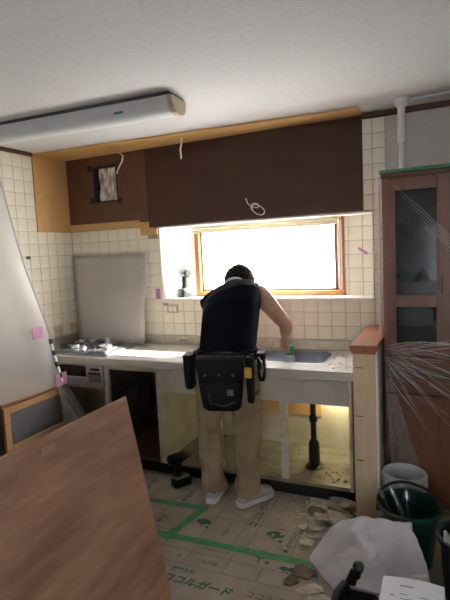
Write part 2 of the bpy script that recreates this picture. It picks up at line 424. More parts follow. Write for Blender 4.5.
# boards left from the wall cabinets --------------------------------------
tag(obj('wall_backing_board', B((.832, -.018, NZ1 + .012), (2.537, -.0015, 2.446), .002), 'dark_board'), 'large dark brown backing board on the wall above the window', 'board')
mb = MB()
holed(mb, (.004, .742), (1.882, 2.446), [(HX0, HX1, HZ0, HZ1)], lambda a, b, c, d: mb.box((a, -.016, c), (b, -.0015, d)))
t = thing('vent_board', 'brown backing board with a square vent hole in the wall corner', 'board', (.37, -.01, 1.882))
obj('board_panel', mb, 'mid_board', t)
mb = MB()
for a, b in (((HX0 - .006, -.02, HZ0), (HX0 + .004, .1, HZ1)), ((HX1 - .006, -.02, HZ0), (HX1 + .004, .1, HZ1)), ((HX0, -.02, HZ0 - .006), (HX1, .1, HZ0 + .004)), ((HX0, -.02, HZ1 - .003), (HX1, .1, HZ1 + .006))): mb.box(a, b)
obj('hole_lining', mb, 'black_rubber', t)
for x, z in ((HX0 - .035, HZ1 - .005), (HX0 - .035, HZ0 + .01), (HX1 + .02, HZ0 - .005)):
    obj('corner_clip', B((x - .02, -.03, z - .025), (x + .02, -.0165, z + .025), .004), 'black_rubber', t)
tag(obj('duct_foil', MB().grid(lambda u, v: (HX0 + .001 + u * (HX1 - HX0 - .002), .05 + .022 * mnoise.noise(Vector((u * 9, v * 3, 2))) + .012 * mnoise.noise(Vector((u * 22, v * 9, 4))), HZ0 + .001 + v * (HZ1 - HZ0 - .002)), 26, 30), 'foil', smooth='all'),
    'crumpled foil duct seen inside the square vent hole', 'duct foil')
struct(obj('trim_8', B((.744, -.020, 1.862), (.830, -.0015, 2.446), .002), 'mid_board'))
struct(obj('trim_9', B((.004, -.022, 1.822), (.742, -.0015, 1.880), .002), 'raw_ply'))
struct(obj('trim_10', B((.744, -.022, 1.752), (.902, -.0015, 1.803), .002), 'raw_ply'))
struct(obj('trim_11', B((.744, -.021, 1.803), (.830, -.0015, 1.861), .002), 'raw_ply'))
tag(obj('side_backing_board', B((-.004, -.40, 1.822), (.010, -.002, 2.446), .002), 'raw_ply'), 'bare yellow plywood backing on the left wall', 'board')
mb = MB().prism([(.012, -.385, 2.449), (2.538, -.205, 2.449), (2.538, -.001, 2.449), (.012, -.001, 2.449)], (0, 0, -.010))
tag(obj('ceiling_backing_strip', mb, 'raw_ply'), 'long bare plywood strip on the ceiling above the dark boards', 'board')
# loose wires
def wire(pts, r, label):
    tag(obj('loose_wire', MB().tube(pts, r, 6), 'cable_white', smooth=True), label, 'wire', 'bare wires left hanging')
wire([(.70, -.18, 2.438), (.705, -.185, 2.40), (.74, -.19, 2.37), (.73, -.19, 2.33), (.69, -.19, 2.28), (.67, -.19, 2.24)], .006, 'thin white wire hanging near the square vent hole')
wire([(1.275, -.2, 2.438), (1.275, -.205, 2.39), (1.265, -.21, 2.35), (1.272, -.215, 2.30), (1.270, -.215, 2.28)], .0075, 'short white cable end hanging from the ceiling strip')
pts = [(1.69, -.022, 1.975)]
for i in range(46):
    a = i / 45 * 2 * PI * 2.6
    k = i / 45
    pts.append((1.70 + .09 * min(1, k * 2.4) + .060 * min(1, k * 3) * math.cos(a + 2.4) * (1 - .25 * k), -.026 - .012 * (i % 7) / 7 - .01 * k, 1.955 - .075 * min(1, k * 2.4) + .034 * min(1, k * 3) * math.sin(a + 2.4) - .02 * math.cos(a + 2.4) * min(1, k * 3)))
wire(pts, .0030, 'coiled white wire on the large dark board above the window')

# ------------------------------------------------------------------ ceiling lamp
t = thing('ceiling_lamp', 'long white fluorescent lamp with tan end cap on the ceiling', 'lamp', (1.0, -1.06, 2.34))
dirx = Vector((1.0, 0.05, 0)).normalized()
nrm = Vector((-dirx.y, dirx.x, 0))
def lamp_prof(x, sc=1.0, z0=0.0):
    base = Vector((1.715, -1.015, 0)) + dirx * x
    pr = []
    for dy, dz in ((-.085, 2.432), (-.082, 2.40), (-.066, 2.372), (-.035, 2.353), (.005, 2.346), (.045, 2.353), (.072, 2.372), (.084, 2.40), (.085, 2.432)):
        pr.append(base + nrm * dy * sc + Vector((0, 0, 2.432 - (2.432 - dz) * sc)))
    return pr
obj('lamp_cover', MB().ring_loft([lamp_prof(-1.62), lamp_prof(-.03)]), 'lamp_cover', t, True)
obj('end_cap', MB().ring_loft([lamp_prof(-.031, 1.04), lamp_prof(0.0, 1.04)]), 'lamp_end', t)
obj('end_cap', MB().ring_loft([lamp_prof(-1.65, 1.04), lamp_prof(-1.619, 1.04)]), 'lamp_end', t)
b0, b1 = Vector((1.70, -1.015, 0)) + dirx * -1.62, Vector((1.70, -1.015, 0))
mb = MB().prism([b0 + nrm * -.09 + Vector((0, 0, 2.433)), b1 + nrm * -.09 + Vector((0, 0, 2.433)), b1 + nrm * .09 + Vector((0, 0, 2.433)), b0 + nrm * .09 + Vector((0, 0, 2.433))], (0, 0, .0165))
obj('base_plate', mb, 'lamp_base', t)
c = Vector((1.715, -1.015, 0)) + dirx * -.34 + nrm * -.0725 + Vector((0, 0, 2.385))
obj('maker_mark', MB().box(c + Vector((-.03, -.006, -.006)), c + Vector((.03, -.002, .006))), 'blue_mark', t)

# ------------------------------------------------------------------ kitchen units
YF = -.60
def panel_part(name, a, b, mt, par, bev=.0015): return obj(name, B(a, b, bev), mt, par)
# cooker base unit
t = thing('cooker_cabinet', 'open base unit under the cooker with an empty lower shelf', 'cabinet', (.4, -.3, 0))
panel_part('side_panel', (.03, YF, .105), (.048, -.03, .795), 'carcass', t)
panel_part('side_panel', (.728, YF, .105), (.746, -.03, .795), 'carcass_edge', t)
panel_part('shelf', (.05, YF, .612), (.727, -.03, .632), 'carcass_edge', t)
panel_part('bottom_panel', (.05, YF, .105), (.727, -.03, .125), 'carcass', t)
panel_part('back_panel', (.05, -.03, .127), (.727, -.022, .60), 'carcass', t)
panel_part('toe_kick', (.03, -.535, .0), (.746, -.52, .104), 'toe_black', t)
# grill
t = thing('fish_grill', 'silver fish grill with dark window set under the cooker', 'grill', (.53, -.55, .634))
panel_part('body', (.30, -.598, .634), (.724, -.12, .79), 'dark_liner', t)
panel_part('front_panel', (.30, -.612, .636), (.724, -.599, .793), 'silver_panel', t, .003)
panel_part('grill_window', (.31, -.616, .70), (.575, -.6125, .782), 'dark_glass', t)
panel_part('drawer_handle', (.31, -.63, .685), (.575, -.6125, .697), 'silver_panel', t, .003)
panel_part('display', (.615, -.6155, .752), (.70, -.6125, .766), 'dark_glass', t, .001)
panel_part('control_flap', (.595, -.6155, .66), (.715, -.6125, .74), 'steel', t, .001)
for i in range(4):
    obj('knob', MB().tube([(.612 + i * .028, -.624, .728), (.612 + i * .028, -.6156, .728)], .008, 10), 'black_plastic', t)
# drawer unit, drawers taken out
t = thing('drawer_cabinet', 'dark empty drawer unit with its drawers taken out', 'cabinet', (.97, -.3, 0))
panel_part('side_panel', (.748, YF, .105), (.766, -.03, .795), 'carcass_edge', t)
panel_part('side_panel', (1.178, YF, .105), (1.196, -.03, .795), 'carcass_edge', t)
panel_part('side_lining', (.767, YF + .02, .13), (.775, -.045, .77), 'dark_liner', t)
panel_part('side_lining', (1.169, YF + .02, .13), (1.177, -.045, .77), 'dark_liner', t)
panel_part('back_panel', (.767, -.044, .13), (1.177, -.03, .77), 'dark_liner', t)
panel_part('bottom_panel', (.767, YF, .105), (1.177, -.03, .125), 'box_dark', t)
panel_part('front_rail', (.767, YF, .765), (1.177, YF + .02, .795), 'carcass_edge', t)
for z in (.33, .55):
    for x in (.776, 1.157):
        panel_part('drawer_runner', (x, YF + .03, z), (x + .012, -.06, z + .03), 'nylon_grey', t)
panel_part('toe_kick', (.748, -.535, .0), (1.196, -.52, .104), 'toe_black', t)
for z in (.28, .45, .64): panel_part('hinge_plate', (1.182, YF - .004, z), (1.192, YF - .0005, z + .022), 'white_plastic', t, .001)
# sink unit
t = thing('sink_cabinet', 'open sink base unit with yellow lit interior behind the man', 'cabinet', (1.87, -.3, 0))
panel_part('side_panel', (1.198, YF, .105), (1.236, -.03, .795), 'carcass', t)
panel_part('side_panel', (2.515, YF, .105), (2.535, -.03, .795), 'carcass', t)
panel_part('bottom_panel', (1.237, YF, .105), (2.514, -.03, .130), 'unit_floor', t)
panel_part('back_panel', (1.237, -.042, .131), (2.514, -.03, .78), 'carcass', t)
panel_part('apron_panel', (1.237, YF - .001, .635), (2.514, YF + .018, .795), 'apron', t)
panel_part('divider_post', (2.084, YF + .002, .131), (2.129, YF + .045, .634), 'carcass_edge', t)
panel_part('divider_post', (1.625, YF + .002, .131), (1.665, YF + .045, .634), 'carcass_edge', t)
panel_part('toe_kick', (1.198, -.535, .0), (2.535, -.52, .104), 'toe_black', t)
panel_part('wall_board', (1.65, -.0485, .36), (2.22, -.043, .60), 'raw_ply', t)
# worktop with sink cut out
SX0, SX1, SY0, SY1 = 1.30, 2.335, -.45, -.10
mb = MB()
holed(mb, (.012, 2.553), (-.62, -.002), [(SX0, SX1, SY0, SY1)], lambda a, b, c, d: mb.box((a, c, .80), (b, d, .85)))
t = thing('worktop', 'pale kitchen worktop with an inset steel sink', 'worktop', (1.28, -.31, .80))
obj('slab', mb, 'worktop', t)
mb = MB()
def rr(x0, x1, y0, y1, r, z, n=5):
    pts = []
    for cx, cy, a0 in ((x1 - r, y1 - r, 0), (x0 + r, y1 - r, PI / 2), (x0 + r, y0 + r, PI), (x1 - r, y0 + r, 1.5 * PI)):
        for i in range(n + 1):
            a = a0 + PI / 2 * i / n
            pts.append((cx + r * math.cos(a), cy + r * math.sin(a), z))
    return pts
mb.ring_loft([rr(SX0 - .02, SX1 + .02, SY0 - .02, SY1 + .02, .06, .852), rr(SX0 + .002, SX1 - .002, SY0 + .002, SY1 - .002, .07, .8525), rr(SX0 + .006, SX1 - .006, SY0 + .006, SY1 - .006, .07, .84), rr(SX0 + .03, SX1 - .03, SY0 + .03, SY1 - .03, .06, .68), rr(SX0 + .07, SX1 - .07, SY0 + .07, SY1 - .07, .04, .668)], False)
mb.poly([Vector(p) for p in rr(SX0 + .07, SX1 - .07, SY0 + .07, SY1 - .07, .04, .668)])
obj('sink_bowl', mb, 'steel', t, True)
obj('front_lip', B((.012, -.628, .797), (2.553, -.6205, .853), .003), 'worktop', t)
# drain pipe
t = thing('drain_pipe', 'black drain pipe standing in the open sink unit', 'pipe', (2.24, -.37, .131))
obj('pipe', MB().tube([(2.24, -.37, .131), (2.24, -.37, .667)], .019, 14), 'black_plastic', t, True)
obj('trap_body', MB().lathe((2.24, -.37, 0), [(.02, .15), (.034, .152), (.037, .17), (.037, .28), (.032, .30), (.02, .32)], 18, True), 'black_plastic', t, True)
obj('collar', MB().lathe((2.24, -.37, 0), [(.019, .44), (.026, .442), (.028, .46), (.026, .478), (.019, .48)], 18, True), 'black_plastic', t, True)
obj('floor_flange', MB().lathe((2.24, -.37, 0), [(.06, .1315), (.06, .138), (.03, .146)], 18, True), 'black_plastic', t, True)
# work light inside
t = thing('work_light', 'small lit work lamp hung inside the sink unit', 'lamp', (2.33, -.12, .60))
obj('housing', B((2.28, -.135, .630), (2.38, -.085, .652), .006), 'black_plastic', t)
obj('lens', B((2.285, -.13, .624), (2.375, -.09, .6295), .001), 'led', t)
obj('hook', MB().tube([(2.33, -.10, .640), (2.33, -.08, .645), (2.33, -.06, .645), (2.33, -.043, .64)], .004, 6), 'black_plastic', t, True)
ld = bpy.data.lights.new('work_light_glow', 'AREA'); ld.shape = 'RECTANGLE'; ld.size = .09; ld.size_y = .05; ld.energy = 2.6; ld.color = (1, .90, .60)
lo = bpy.data.objects.new('work_light_glow', ld); C.objects.link(lo); lo.parent = t; lo.location = (0, .01, .020); lo.rotation_euler = (.5, 0, 0)

# cooker on the worktop -----------------------------------------------------
t = thing('gas_cooktop', 'dismantled gas cooktop in the worktop corner', 'cooktop', (.42, -.33, .851))
mb = MB(); mb.ring_loft([rr(.15, .72, -.56, -.15, .03, .851), rr(.15, .72, -.56, -.15, .03, .862), rr(.17, .70, -.54, -.17, .03, .866)], True)
obj('top_plate', mb, 'steel', t, True)
for bx, by, r in ((.30, -.36, .055), (.57, -.36, .055), (.43, -.235, .035)):
    o = obj('burner', MB().lathe((bx, by, 0), [(r * 1.7, .8665), (r * 1.6, .872), (r, .875), (r * .95, .892), (r * .4, .895)], 20, True), 'nylon_grey', t, True)
    for k in range(4):
        a = PI / 4 + k * PI / 2
        mb = MB().tube([(bx + r * 1.6 * math.cos(a), by + r * 1.6 * math.sin(a), .872), (bx + r * 1.5 * math.cos(a), by + r * 1.5 * math.sin(a), .905), (bx + r * .6 * math.cos(a), by + r * .6 * math.sin(a), .905)], .004, 6)
        obj('pan_support', mb, 'black_plastic', o)
rg = random.Random(3)
def crumple(name, c, r, mt, label, cat, group, seed, flat=.5):
    mb = MB(); bmesh.ops.create_icosphere(mb.bm, subdivisions=2, radius=1)
    for v in mb.bm.verts:
        k = 1 + .55 * mnoise.noise(v.co * 1.7 + Vector((seed * 3.1, seed, 0)))
        v.co = Vector((v.co.x * r * k, v.co.y * r * k, v.co.z * r * flat * k)) + Vector(c)
    z = min(v.co.z for v in mb.bm.verts)
    for v in mb.bm.verts: v.co.z += c[2] - z
    o = obj(name, mb, mt); tag(o, label, cat, group); return o
for i, (x, y, r, mt, lb) in enumerate(((.33, -.20, .03, 'silver_panel', 'grey foil scrap at the back of the cooktop'), (.60, -.24, .028, 'nylon_grey', 'dark scrap at the back right of the cooktop'), (.56, -.52, .026, 'silver_panel', 'flat foil scrap near the cooktop front centre'), (.25, -.28, .035, 'silver_panel', 'crumpled grey foil scrap at the left of the cooktop'), (.36, -.47, .03, 'white_plastic', 'white crumpled scrap at the cooktop front edge'),
                           (.435, -.47, .028, 'silver_panel', 'grey foil scrap between the cooktop burners'), (.65, -.48, .034, 'white_plastic', 'white scrap at the front right of the cooktop'), (.22, -.44, .032, 'nylon_grey', 'dark scrap at the front left of the cooktop'))):
    crumple('foil_scrap', (x, y, .868), r * 1.15, mt, lb, 'scrap', 'scraps on the cooktop', i)
o = tag(obj('burner_cap', MB().lathe((.52, -.27, 0), [(.03, .868), (.03, .90), (.02, .905), (.02, .93), (.008, .934)], 16, True), 'steel', smooth=True), 'loose metal burner cap standing on the cooktop', 'burner cap')
# grey board leaning in the corner
def gb(u, v):
    x = (.10 + (.775 - .10) * u) * (1 - v) + (.014 + (.79 - .014) * u) * v
    y = -.115 * (1 - v) - .024 * v - .012 * math.sin(u * PI) * (1 - v)
    z = .8545 + (1.605 - .8545) * v + .012 * u * (1 - u)
    if v == 0: z = .8545 + .010 * u * (1 - u)
    return (x, y, z)
o = obj('leaning_board', MB().grid(gb, 14, 14), 'grey_board', smooth='all'); solidify(o, .006)
tag(o, 'grey sheet of board leaning in the tiled corner behind the cooktop', 'board')
# tape bits, outlet
def sticker(x, z, w, h, label, y=-.0012, ang=0, mt='pink_tape'):
    tag(obj('tape_mark', MB().box((x - w / 2, y, z - h / 2), (x + w / 2, y + .0011, z + h / 2), rot=Matrix.Rotation(ang, 3, 'Y')), mt), label, 'tape', 'pink tape marks')
sticker(.865, 1.265, .045, .085, 'pink tape square on the tiles beside the niche corner')
sticker(.935, 1.175, .05, .022, 'small pink tape strip above the wall outlet')
sticker(2.50, 1.545, .075, .02, 'slanted pink tape mark on tiles right of the window', y=ND - .0075, ang=.6)
sticker(1.09, .885, .06, .015, 'pink tape dash on the strip under the tiles', y=-.0235)
o = tag(obj('tape_mark', B((.001, -.545, 1.60), (.0021, -.50, 1.625)), 'nylon_grey'), 'dark tape mark on the left tiled wall', 'tape')
t = thing('wall_outlet', 'cream wall outlet plate on tiles under the niche corner', 'outlet', (1.0, -.002, 1.12))
obj('plate', B((.945, -.009, 1.105), (1.055, -.0012, 1.175), .003), 'lamp_end', t)
obj('socket', B((.965, -.011, 1.12), (.995, -.0092, 1.16), .001), 'white_trim', t)
obj('socket', B((1.005, -.011, 1.12), (1.035, -.0092, 1.16), .001), 'white_trim', t)

# ------------------------------------------------------------------ cordless drills
def drill(name, loc, rz, label, bodymat, sc=1.0):
    t = thing(name, label, 'drill', loc, 'cordless drills')
    R = Matrix.Rotation(rz, 3, 'Z')
    def q(p): return R @ (Vector(p) * sc) + Vector(loc)
    def rb(a, b, bev):
        mb = MB().box(a, b, bev, seg=2)
        for v in mb.bm.verts: v.co = q(v.co)
        return mb
    obj('battery', rb((-.045, -.034, 0), (.07, .034, .05), .008), 'black_plastic', t, True)
    obj('battery_cap', rb((-.04, -.03, .051), (.06, .03, .066), .006), 'drill_grey', t, True)
    obj('handle', MB().tube([q((.0, 0, .064)), q((-.008, 0, .10)), q((-.012, 0, .15))], [.021 * sc, .019 * sc, .022 * sc], 12), bodymat, t, True)
    obj('motor_body', MB().tube([q((-.068, 0, .178)), q((-.06, 0, .178)), q((.02, 0, .178)), q((.045, 0, .178))], [.022 * sc, .031 * sc, .032 * sc, .026 * sc], 16), bodymat, t, True)
    obj('chuck', MB().tube([q((.044, 0, .178)), q((.06, 0, .178)), q((.08, 0, .178)), q((.088, 0, .178))], [.022 * sc, .021 * sc, .017 * sc, .010 * sc], 14), 'nylon_grey', t, True)
    obj('trigger', rb((.006, -.008, .115), (.024, .008, .148), .003), 'black_rubber', t)
drill('cordless_drill', (1.075, .075, 1.2265), math.radians(150), 'grey cordless drill standing on the window sill', 'black_plastic', 1.12)
drill('cordless_drill', (1.37, -.675, .0005), math.radians(60), 'black cordless drill standing on the floor by the toe kick', 'black_plastic', 1.12)

# ------------------------------------------------------------------ low partition
t = thing('partition_post', 'low partition of bare wood with brown cap at the worktop end', 'partition', (2.625, -.35, 0))
obj('core', B((2.577, -.688, .0005), (2.683, -.002, .999), .002), 'white_trim', t)
obj('end_board', B((2.562, -.702, .0005), (2.683, -.689, .999), .002), 'post_wood', t)
obj('side_board', B((2.562, -.688, .0005), (2.576, -.632, .999), .002), 'post_wood', t)
obj('edge_strip', B((2.6835, -.702, .0005), (2.6985, -.64, .999), .002), 'white_trim', t)
obj('cap', B((2.548, -.722, 1.0), (2.70, -.002, 1.034), .005), 'cap_wood', t)
obj('cap_moulding', B((2.556, -.712, .982), (2.69, -.7025, .9995), .002), 'cap_wood', t)
for z in (.62, .36, .90):
    obj('nail_mark', B((2.575, -.7035, z), (2.615, -.7021, z + .005)), 'box_dark', t)

# ------------------------------------------------------------------ cupboard
CX0, CX1, CYF, CYB, CZ = 2.705, 3.43, -.45, -.02, 1.985
t = thing('cupboard', 'tall brown cupboard with glazed upper doors at the right', 'cupboard', (3.07, -.23, 0))
obj('carcass', B((CX0, CYF + .022, .03), (CX0 + .018, CYB, CZ - .02), .001), 'cupboard_wood', t)
obj('carcass', B((CX1 - .018, CYF + .022, .03), (CX1, CYB, CZ - .02), .001), 'cupboard_wood', t)
obj('back_panel', B((CX0 + .019, CYB - .012, .03), (CX1 - .019, CYB, CZ - .02)), 'box_dark', t)
obj('top_panel', B((CX0 - .006, CYF - .004, CZ - .019), (CX1 + .006, CYB, CZ), .002), 'cupboard_wood', t)
obj('plinth', B((CX0, CYF + .03, 0.0005), (CX1, CYB, .029)), 'cupboard_wood', t)
for z in (.05, .78, 1.34, 1.60, 1.06): obj('shelf', B((CX0 + .019, CYF + .05, z), (CX1 - .019, CYB - .013, z + .016)), 'cupboard_wood', t)
mid = 3.068
for x0, x1 in ((CX0, mid - .002), (mid + .002, CX1)):
    gx0, gx1 = x0 + .072, x1 - .072
    d = MB()
    for a, b in (((x0, .93), (gx0, 1.962)), ((gx1, .93), (x1, 1.962)), ((gx0, 1.885), (gx1, 1.962)), ((gx0, .93), (gx1, 1.0)), ((gx0, 1.215), (gx1, 1.285))):
        d.box((a[0], CYF, a[1]), (b[0], CYF + .020, b[1]), .002)
    dd = obj('glazed_door', d, 'cupboard_wood', t)
    obj('pane', B((gx0 - .004, CYF + .008, 1.281), (gx1 + .004, CYF + .011, 1.889)), 'cabinet_glass', dd)
    obj('pane', B((gx0 - .004, CYF + .008, .996), (gx1 + .004, CYF + .011, 1.219)), 'cabinet_glass', dd)
    hx = gx1 + .03 if x0 == CX0 else gx0 - .03
    obj('handle', MB().tube([(hx, CYF - .001, 1.30), (hx, CYF - .02, 1.31), (hx, CYF - .02, 1.38), (hx, CYF - .001, 1.39)], .005, 8), 'box_dark', dd, True)
    obj('drawer_front', B((x0, CYF, .845), (x1, CYF + .02, .925), .003), 'cupboard_wood', t)
    obj('drawer_front', B((x0, CYF, .70), (x1, CYF + .02, .79), .003), 'cupboard_wood', t)
    ld_ = obj('lower_door', B((x0, CYF, .035), (x1, CYF + .02, .692), .003), 'cupboard_wood', t)
    pn = [(x0 + .06, .10), (x1 - .06, .10), (x1 - .06, .63), (x0 + .06, .63)]
    obj('door_panel', B((x0 + .06, CYF - .004, .10), (x1 - .06, CYF - .0005, .63), .003), 'cupboard_wood', ld_)
obj('counter_rail', B((CX0, CYF + .012, .793), (CX1, CYF + .045, .842), .001), 'box_dark', t)
# dishes behind the glass
def dish(name, prof, c, mt, label):
    tag(obj(name, MB().lathe(c, prof, 18, True), mt, smooth=True), label, 'dishes', 'dishes in the cupboard')
bowl = [(.03, 0), (.035, .008), (.07, .05), (.075, .07), (.068, .07), (.03, .012)]
dish('serving_bowl', [(r * 1.1, z * 1.3) for r, z in bowl], (2.86, -.28, 1.6165), 'porcelain_tan', 'tan bowl on the top cupboard shelf')
dish('serving_bowl', bowl, (2.995, -.20, 1.6165), 'porcelain', 'pale bowl on the top cupboard shelf')
dish('serving_bowl', [(r * 1.0, z * 1.3) for r, z in bowl], (2.835, -.30, 1.3565), 'porcelain', 'rounded pale bowl on the middle cupboard shelf')
dish('serving_bowl', [(r * .95, z * 1.6) for r, z in bowl], (2.985, -.26, 1.3565), 'porcelain', 'deep pale bowl on the middle cupboard shelf')
plate = [(.05, 0), (.10, .01), (.10, .10), (.09, .104), (.02, .104)]
dish('plate_stack', plate, (2.87, -.26, 1.0765), 'porcelain', 'pale plates stacked on the lower glazed shelf')
# film stretched over the cupboard
def cling(u, v):
    x = CX0 - .012 + u * (CX1 - CX0 + .02); z = .20 + v * (CZ - .19)
    ax, az = CX0 - .03, .96
    an = math.atan2(z - az, x - ax); d = math.hypot(x - ax, z - az)
    y = CYF - .030
    low = max(0, min(1, (1.25 - z) / .35))
    k = .006 * low * (math.sin(an * 26) + .6 * math.sin(an * 61 + 1)) * min(1, d * 2.2)
    k += .010 * mnoise.noise(Vector((x * 4, z * 2, 1))) * low
    k += .0022 * math.sin((x * 1.0 + z * .75) * 60) * max(0, math.sin((x + z * .75) * 9)) * (1 - low)
    return (x, y - abs(k) * 1.6, z)
o = obj('film_cover', MB().grid(cling, 120, 160), 'cling_film', smooth='all')
tag(o, 'clear plastic film stretched in creases over the brown cupboard', 'plastic film')
def crease(name, pts, r): return MB().tube(pts, r, 5)
mb = MB()
rg = random.Random(5)
for i in range(44):                                   # gathered pleats fanning from the partition, drawn as pale glints
    an = math.radians(-66 + i * 1.85 + rg.uniform(-1.6, 1.6)); d0 = rg.uniform(.03, .14); d1 = rg.uniform(.3, .75)
    ps = []
    for k in range(7):
        d = d0 + (d1 - d0) * k / 6
        x = CX0 - .03 + d * math.cos(an); z = .97 + d * math.sin(an) + (.25 if an < -.5 else -.12) * d * d - .02 * math.sin(d * 9 + i)
        ps.append((min(x, CX1), CYF - .048 - .003 * math.sin(k * 1.7 + i), max(.22, z)))
    rr_ = rg.choice((.0006, .0008, .0010, .0013, .0018, .0026))
    mb.tube(ps, [rr_ * .3, rr_, rr_, rr_ * 1.2, rr_, rr_ * .8, rr_ * .2], 5)
for i in range(9):
    x0 = 2.76 + i * .05; z0 = 1.93 - i * .07
    mb.tube([(x0, CYF - .036, z0), (x0 + .16, CYF - .037, z0 - .16), (min(CX1, x0 + .42), CYF - .036, z0 - .44)], [.0005, .0014, .0005], 5)
film('pleat_glint_film', 0.55, (0.92, 0.86, 0.84), 0.3, 0.2, (5, 5, 5), 0.2)  # whitish colour stands in for light caught along the creases
obj('pleats', mb, 'pleat_glint_film', o, True)
def gather(u, v):
    z = .86 - v * .58; x = CX0 + .005 + .03 * v + u * (.03 + .13 * v) + .012 * mnoise.noise(Vector((v * 6, u * 3, 2)))
    return (x, CYF - .062 + .016 * math.sin(u * 17 + v * 4) * (.3 + v) + .016 * mnoise.noise(Vector((u * 9, v * 9, 5))), z)
film('gather_film', 0.72, (0.85, 0.82, 0.82), 0.18, 0.9, (22, 22, 22), 0.15)
obj('bunched_fold', MB().grid(gather, 26, 40), 'gather_film', o, 'all')
obj('edge_tape', B((CX0 - .022, CYF - .05, 1.045), (CX0 - .008, CYF - .030, CZ - .02), .002), 'white_plastic', o)
tag(obj('top_tape', B((CX0 - .01, CYF - .035, CZ + .0005), (CX1 + .006, CYF + .03, CZ + .018), .003), 'tape_dark_green'), 'green tape along the top edge of the brown cupboard', 'tape')
# anti-tip pole
t = thing('tension_pole', 'white tension pole between cupboard top and ceiling', 'pole', (2.80, -.22, CZ))
obj('foot_plate', MB().lathe((2.80, -.22, 0), [(.03, CZ + .0005), (.03, CZ + .012), (.018, CZ + .022)], 16, True), 'white_plastic', t, True)
obj('lower_tube', MB().tube([(2.80, -.22, CZ + .02), (2.80, -.22, 2.24)], .017, 14), 'white_plastic', t, True)
obj('collar', MB().tube([(2.80, -.22, 2.19), (2.80, -.22, 2.27)], .025, 14), 'white_plastic', t, True)
obj('upper_tube', MB().tube([(2.80, -.22, 2.26), (2.80, -.22, 2.42)], .022, 14), 'white_plastic', t, True)
obj('ceiling_plate', MB().lathe((2.80, -.22, 0), [(.026, 2.40), (.045, 2.425), (.05, 2.4495)], 16, True), 'white_plastic', t, True)
tag(obj('cable_cover', MB().tube([(2.85, -.215, 2.441), (3.3, -.255, 2.441), (4.45, -.34, 2.441)], .008, 6), 'lamp_cover', smooth=True), 'thin grey cable running across the ceiling from the tension pole', 'cable')

# ------------------------------------------------------------------ left: boxed cabinet, plastic, plywood
t = thing('small_cabinet', 'small wooden cabinet with a grey glazed door beside the plywood', 'cabinet', (.25, -1.0, 0))
FX = .47
obj('side_panel', B((.03, -1.30, .0), (FX - .002, -1.282, .69), .002), 'box_dark', t)
obj('side_panel', B((.03, -.76, .0), (FX - .002, -.742, .66), .002), 'box_dark', t)
obj('top_panel', B((.03, -1.30, .66), (FX, -.742, .69), .003), 'box_wood', t)
obj('back_panel', B((.02, -1.30, .0), (.03, -.742, .69)), 'box_dark', t)
obj('bottom_panel', B((.03, -1.281, .04), (FX - .002, -.761, .06)), 'box_dark', t)
d = MB()
for a, b in (((-1.30, .36), (-1.255, .659)), ((-.79, .36), (-.742, .659)), ((-1.255, .615), (-.79, .659)), ((-1.255, .36), (-.79, .405))): d.box((FX, a[0], a[1]), (FX + .018, b[0], b[1]), .002)
dr = obj('glazed_door', d, 'box_wood', t)
obj('pane', B((FX + .006, -1.258, .402), (FX + .009, -.787, .618)), 'box_glass', dr)
obj('lower_front', B((FX, -1.30, .0), (FX + .018, -.742, .352), .002), 'box_dark', t)

# plastic sheet: hangs from the ceiling in front of the left wall and falls over the cabinet
def sheet(u, v):
    z = .70 + v * 1.73                       # u: away from the free edge, towards the camera
    ye = -.80 - .266 * (z - .66) + .03 * math.sin(v * 3.1) * math.cos(v * 5)
    y = ye - u * 1.25
    x = .515 + .045 * math.sin(u * 9 + v * 2.5) * (.2 + .8 * u) + .03 * max(0, math.sin(u * 5 + v * 9)) * u + .02 * mnoise.noise(Vector((u * 5, v * 2.5, 3))) - .10 * v * u
    return (x, y, z)
t = thing('plastic_sheet', 'milky plastic sheet hanging at the left over the small cabinet', 'plastic sheet', (.5, -1.3, .66))
o = obj('hanging_film', MB().grid(sheet, 40, 50), 'plastic_sheet', t, 'all')
def tail(u, v):
    z = .715 - v * .36
    y = -.79 + .21 * v - u * (.07 + .16 * v)
    x = .518 + .03 * v + .028 * math.sin(u * 8 + 1 + 3 * v) * v + .012 * mnoise.noise(Vector((u * 7, v * 5, 9)))
    return (x, y, z)
o2 = obj('loose_tail', MB().grid(tail, 24, 16), 'tail_film', t, 'all')
ed = MB().tube([sheet(0, v / 10) for v in range(11)], .006, 6)
obj('folded_edge', ed, 'bag_film', t, True)
for uu, vv, w in ((.10, .235, .045), (.02, .025, .055)):
    c = Vector(sheet(uu, vv))
    obj('tape_patch', B((c.x + .028, c.y - w, c.z - w * .8), (c.x + .030, c.y + w, c.z + w * .8)), 'pink_tape', t)
# striped rail beside the sheet
t = thing('striped_strip', 'narrow white strip with black marks along the edge of the plastic sheet', 'strip', (.545, -.84, .70))
pa, pb = Vector((.545, -.835, .72)), Vector((.53, -.905, 1.045))
obj('strip', MB().tube([pa, pb], .012, 4), 'white_plastic', t)
for k in (.10, .36, .62, .88):
    c0 = pa.lerp(pb, k); c1 = pa.lerp(pb, k + .11)
    obj('black_mark', MB().tube([c0, c1], .0135, 4), 'black_rubber', t)

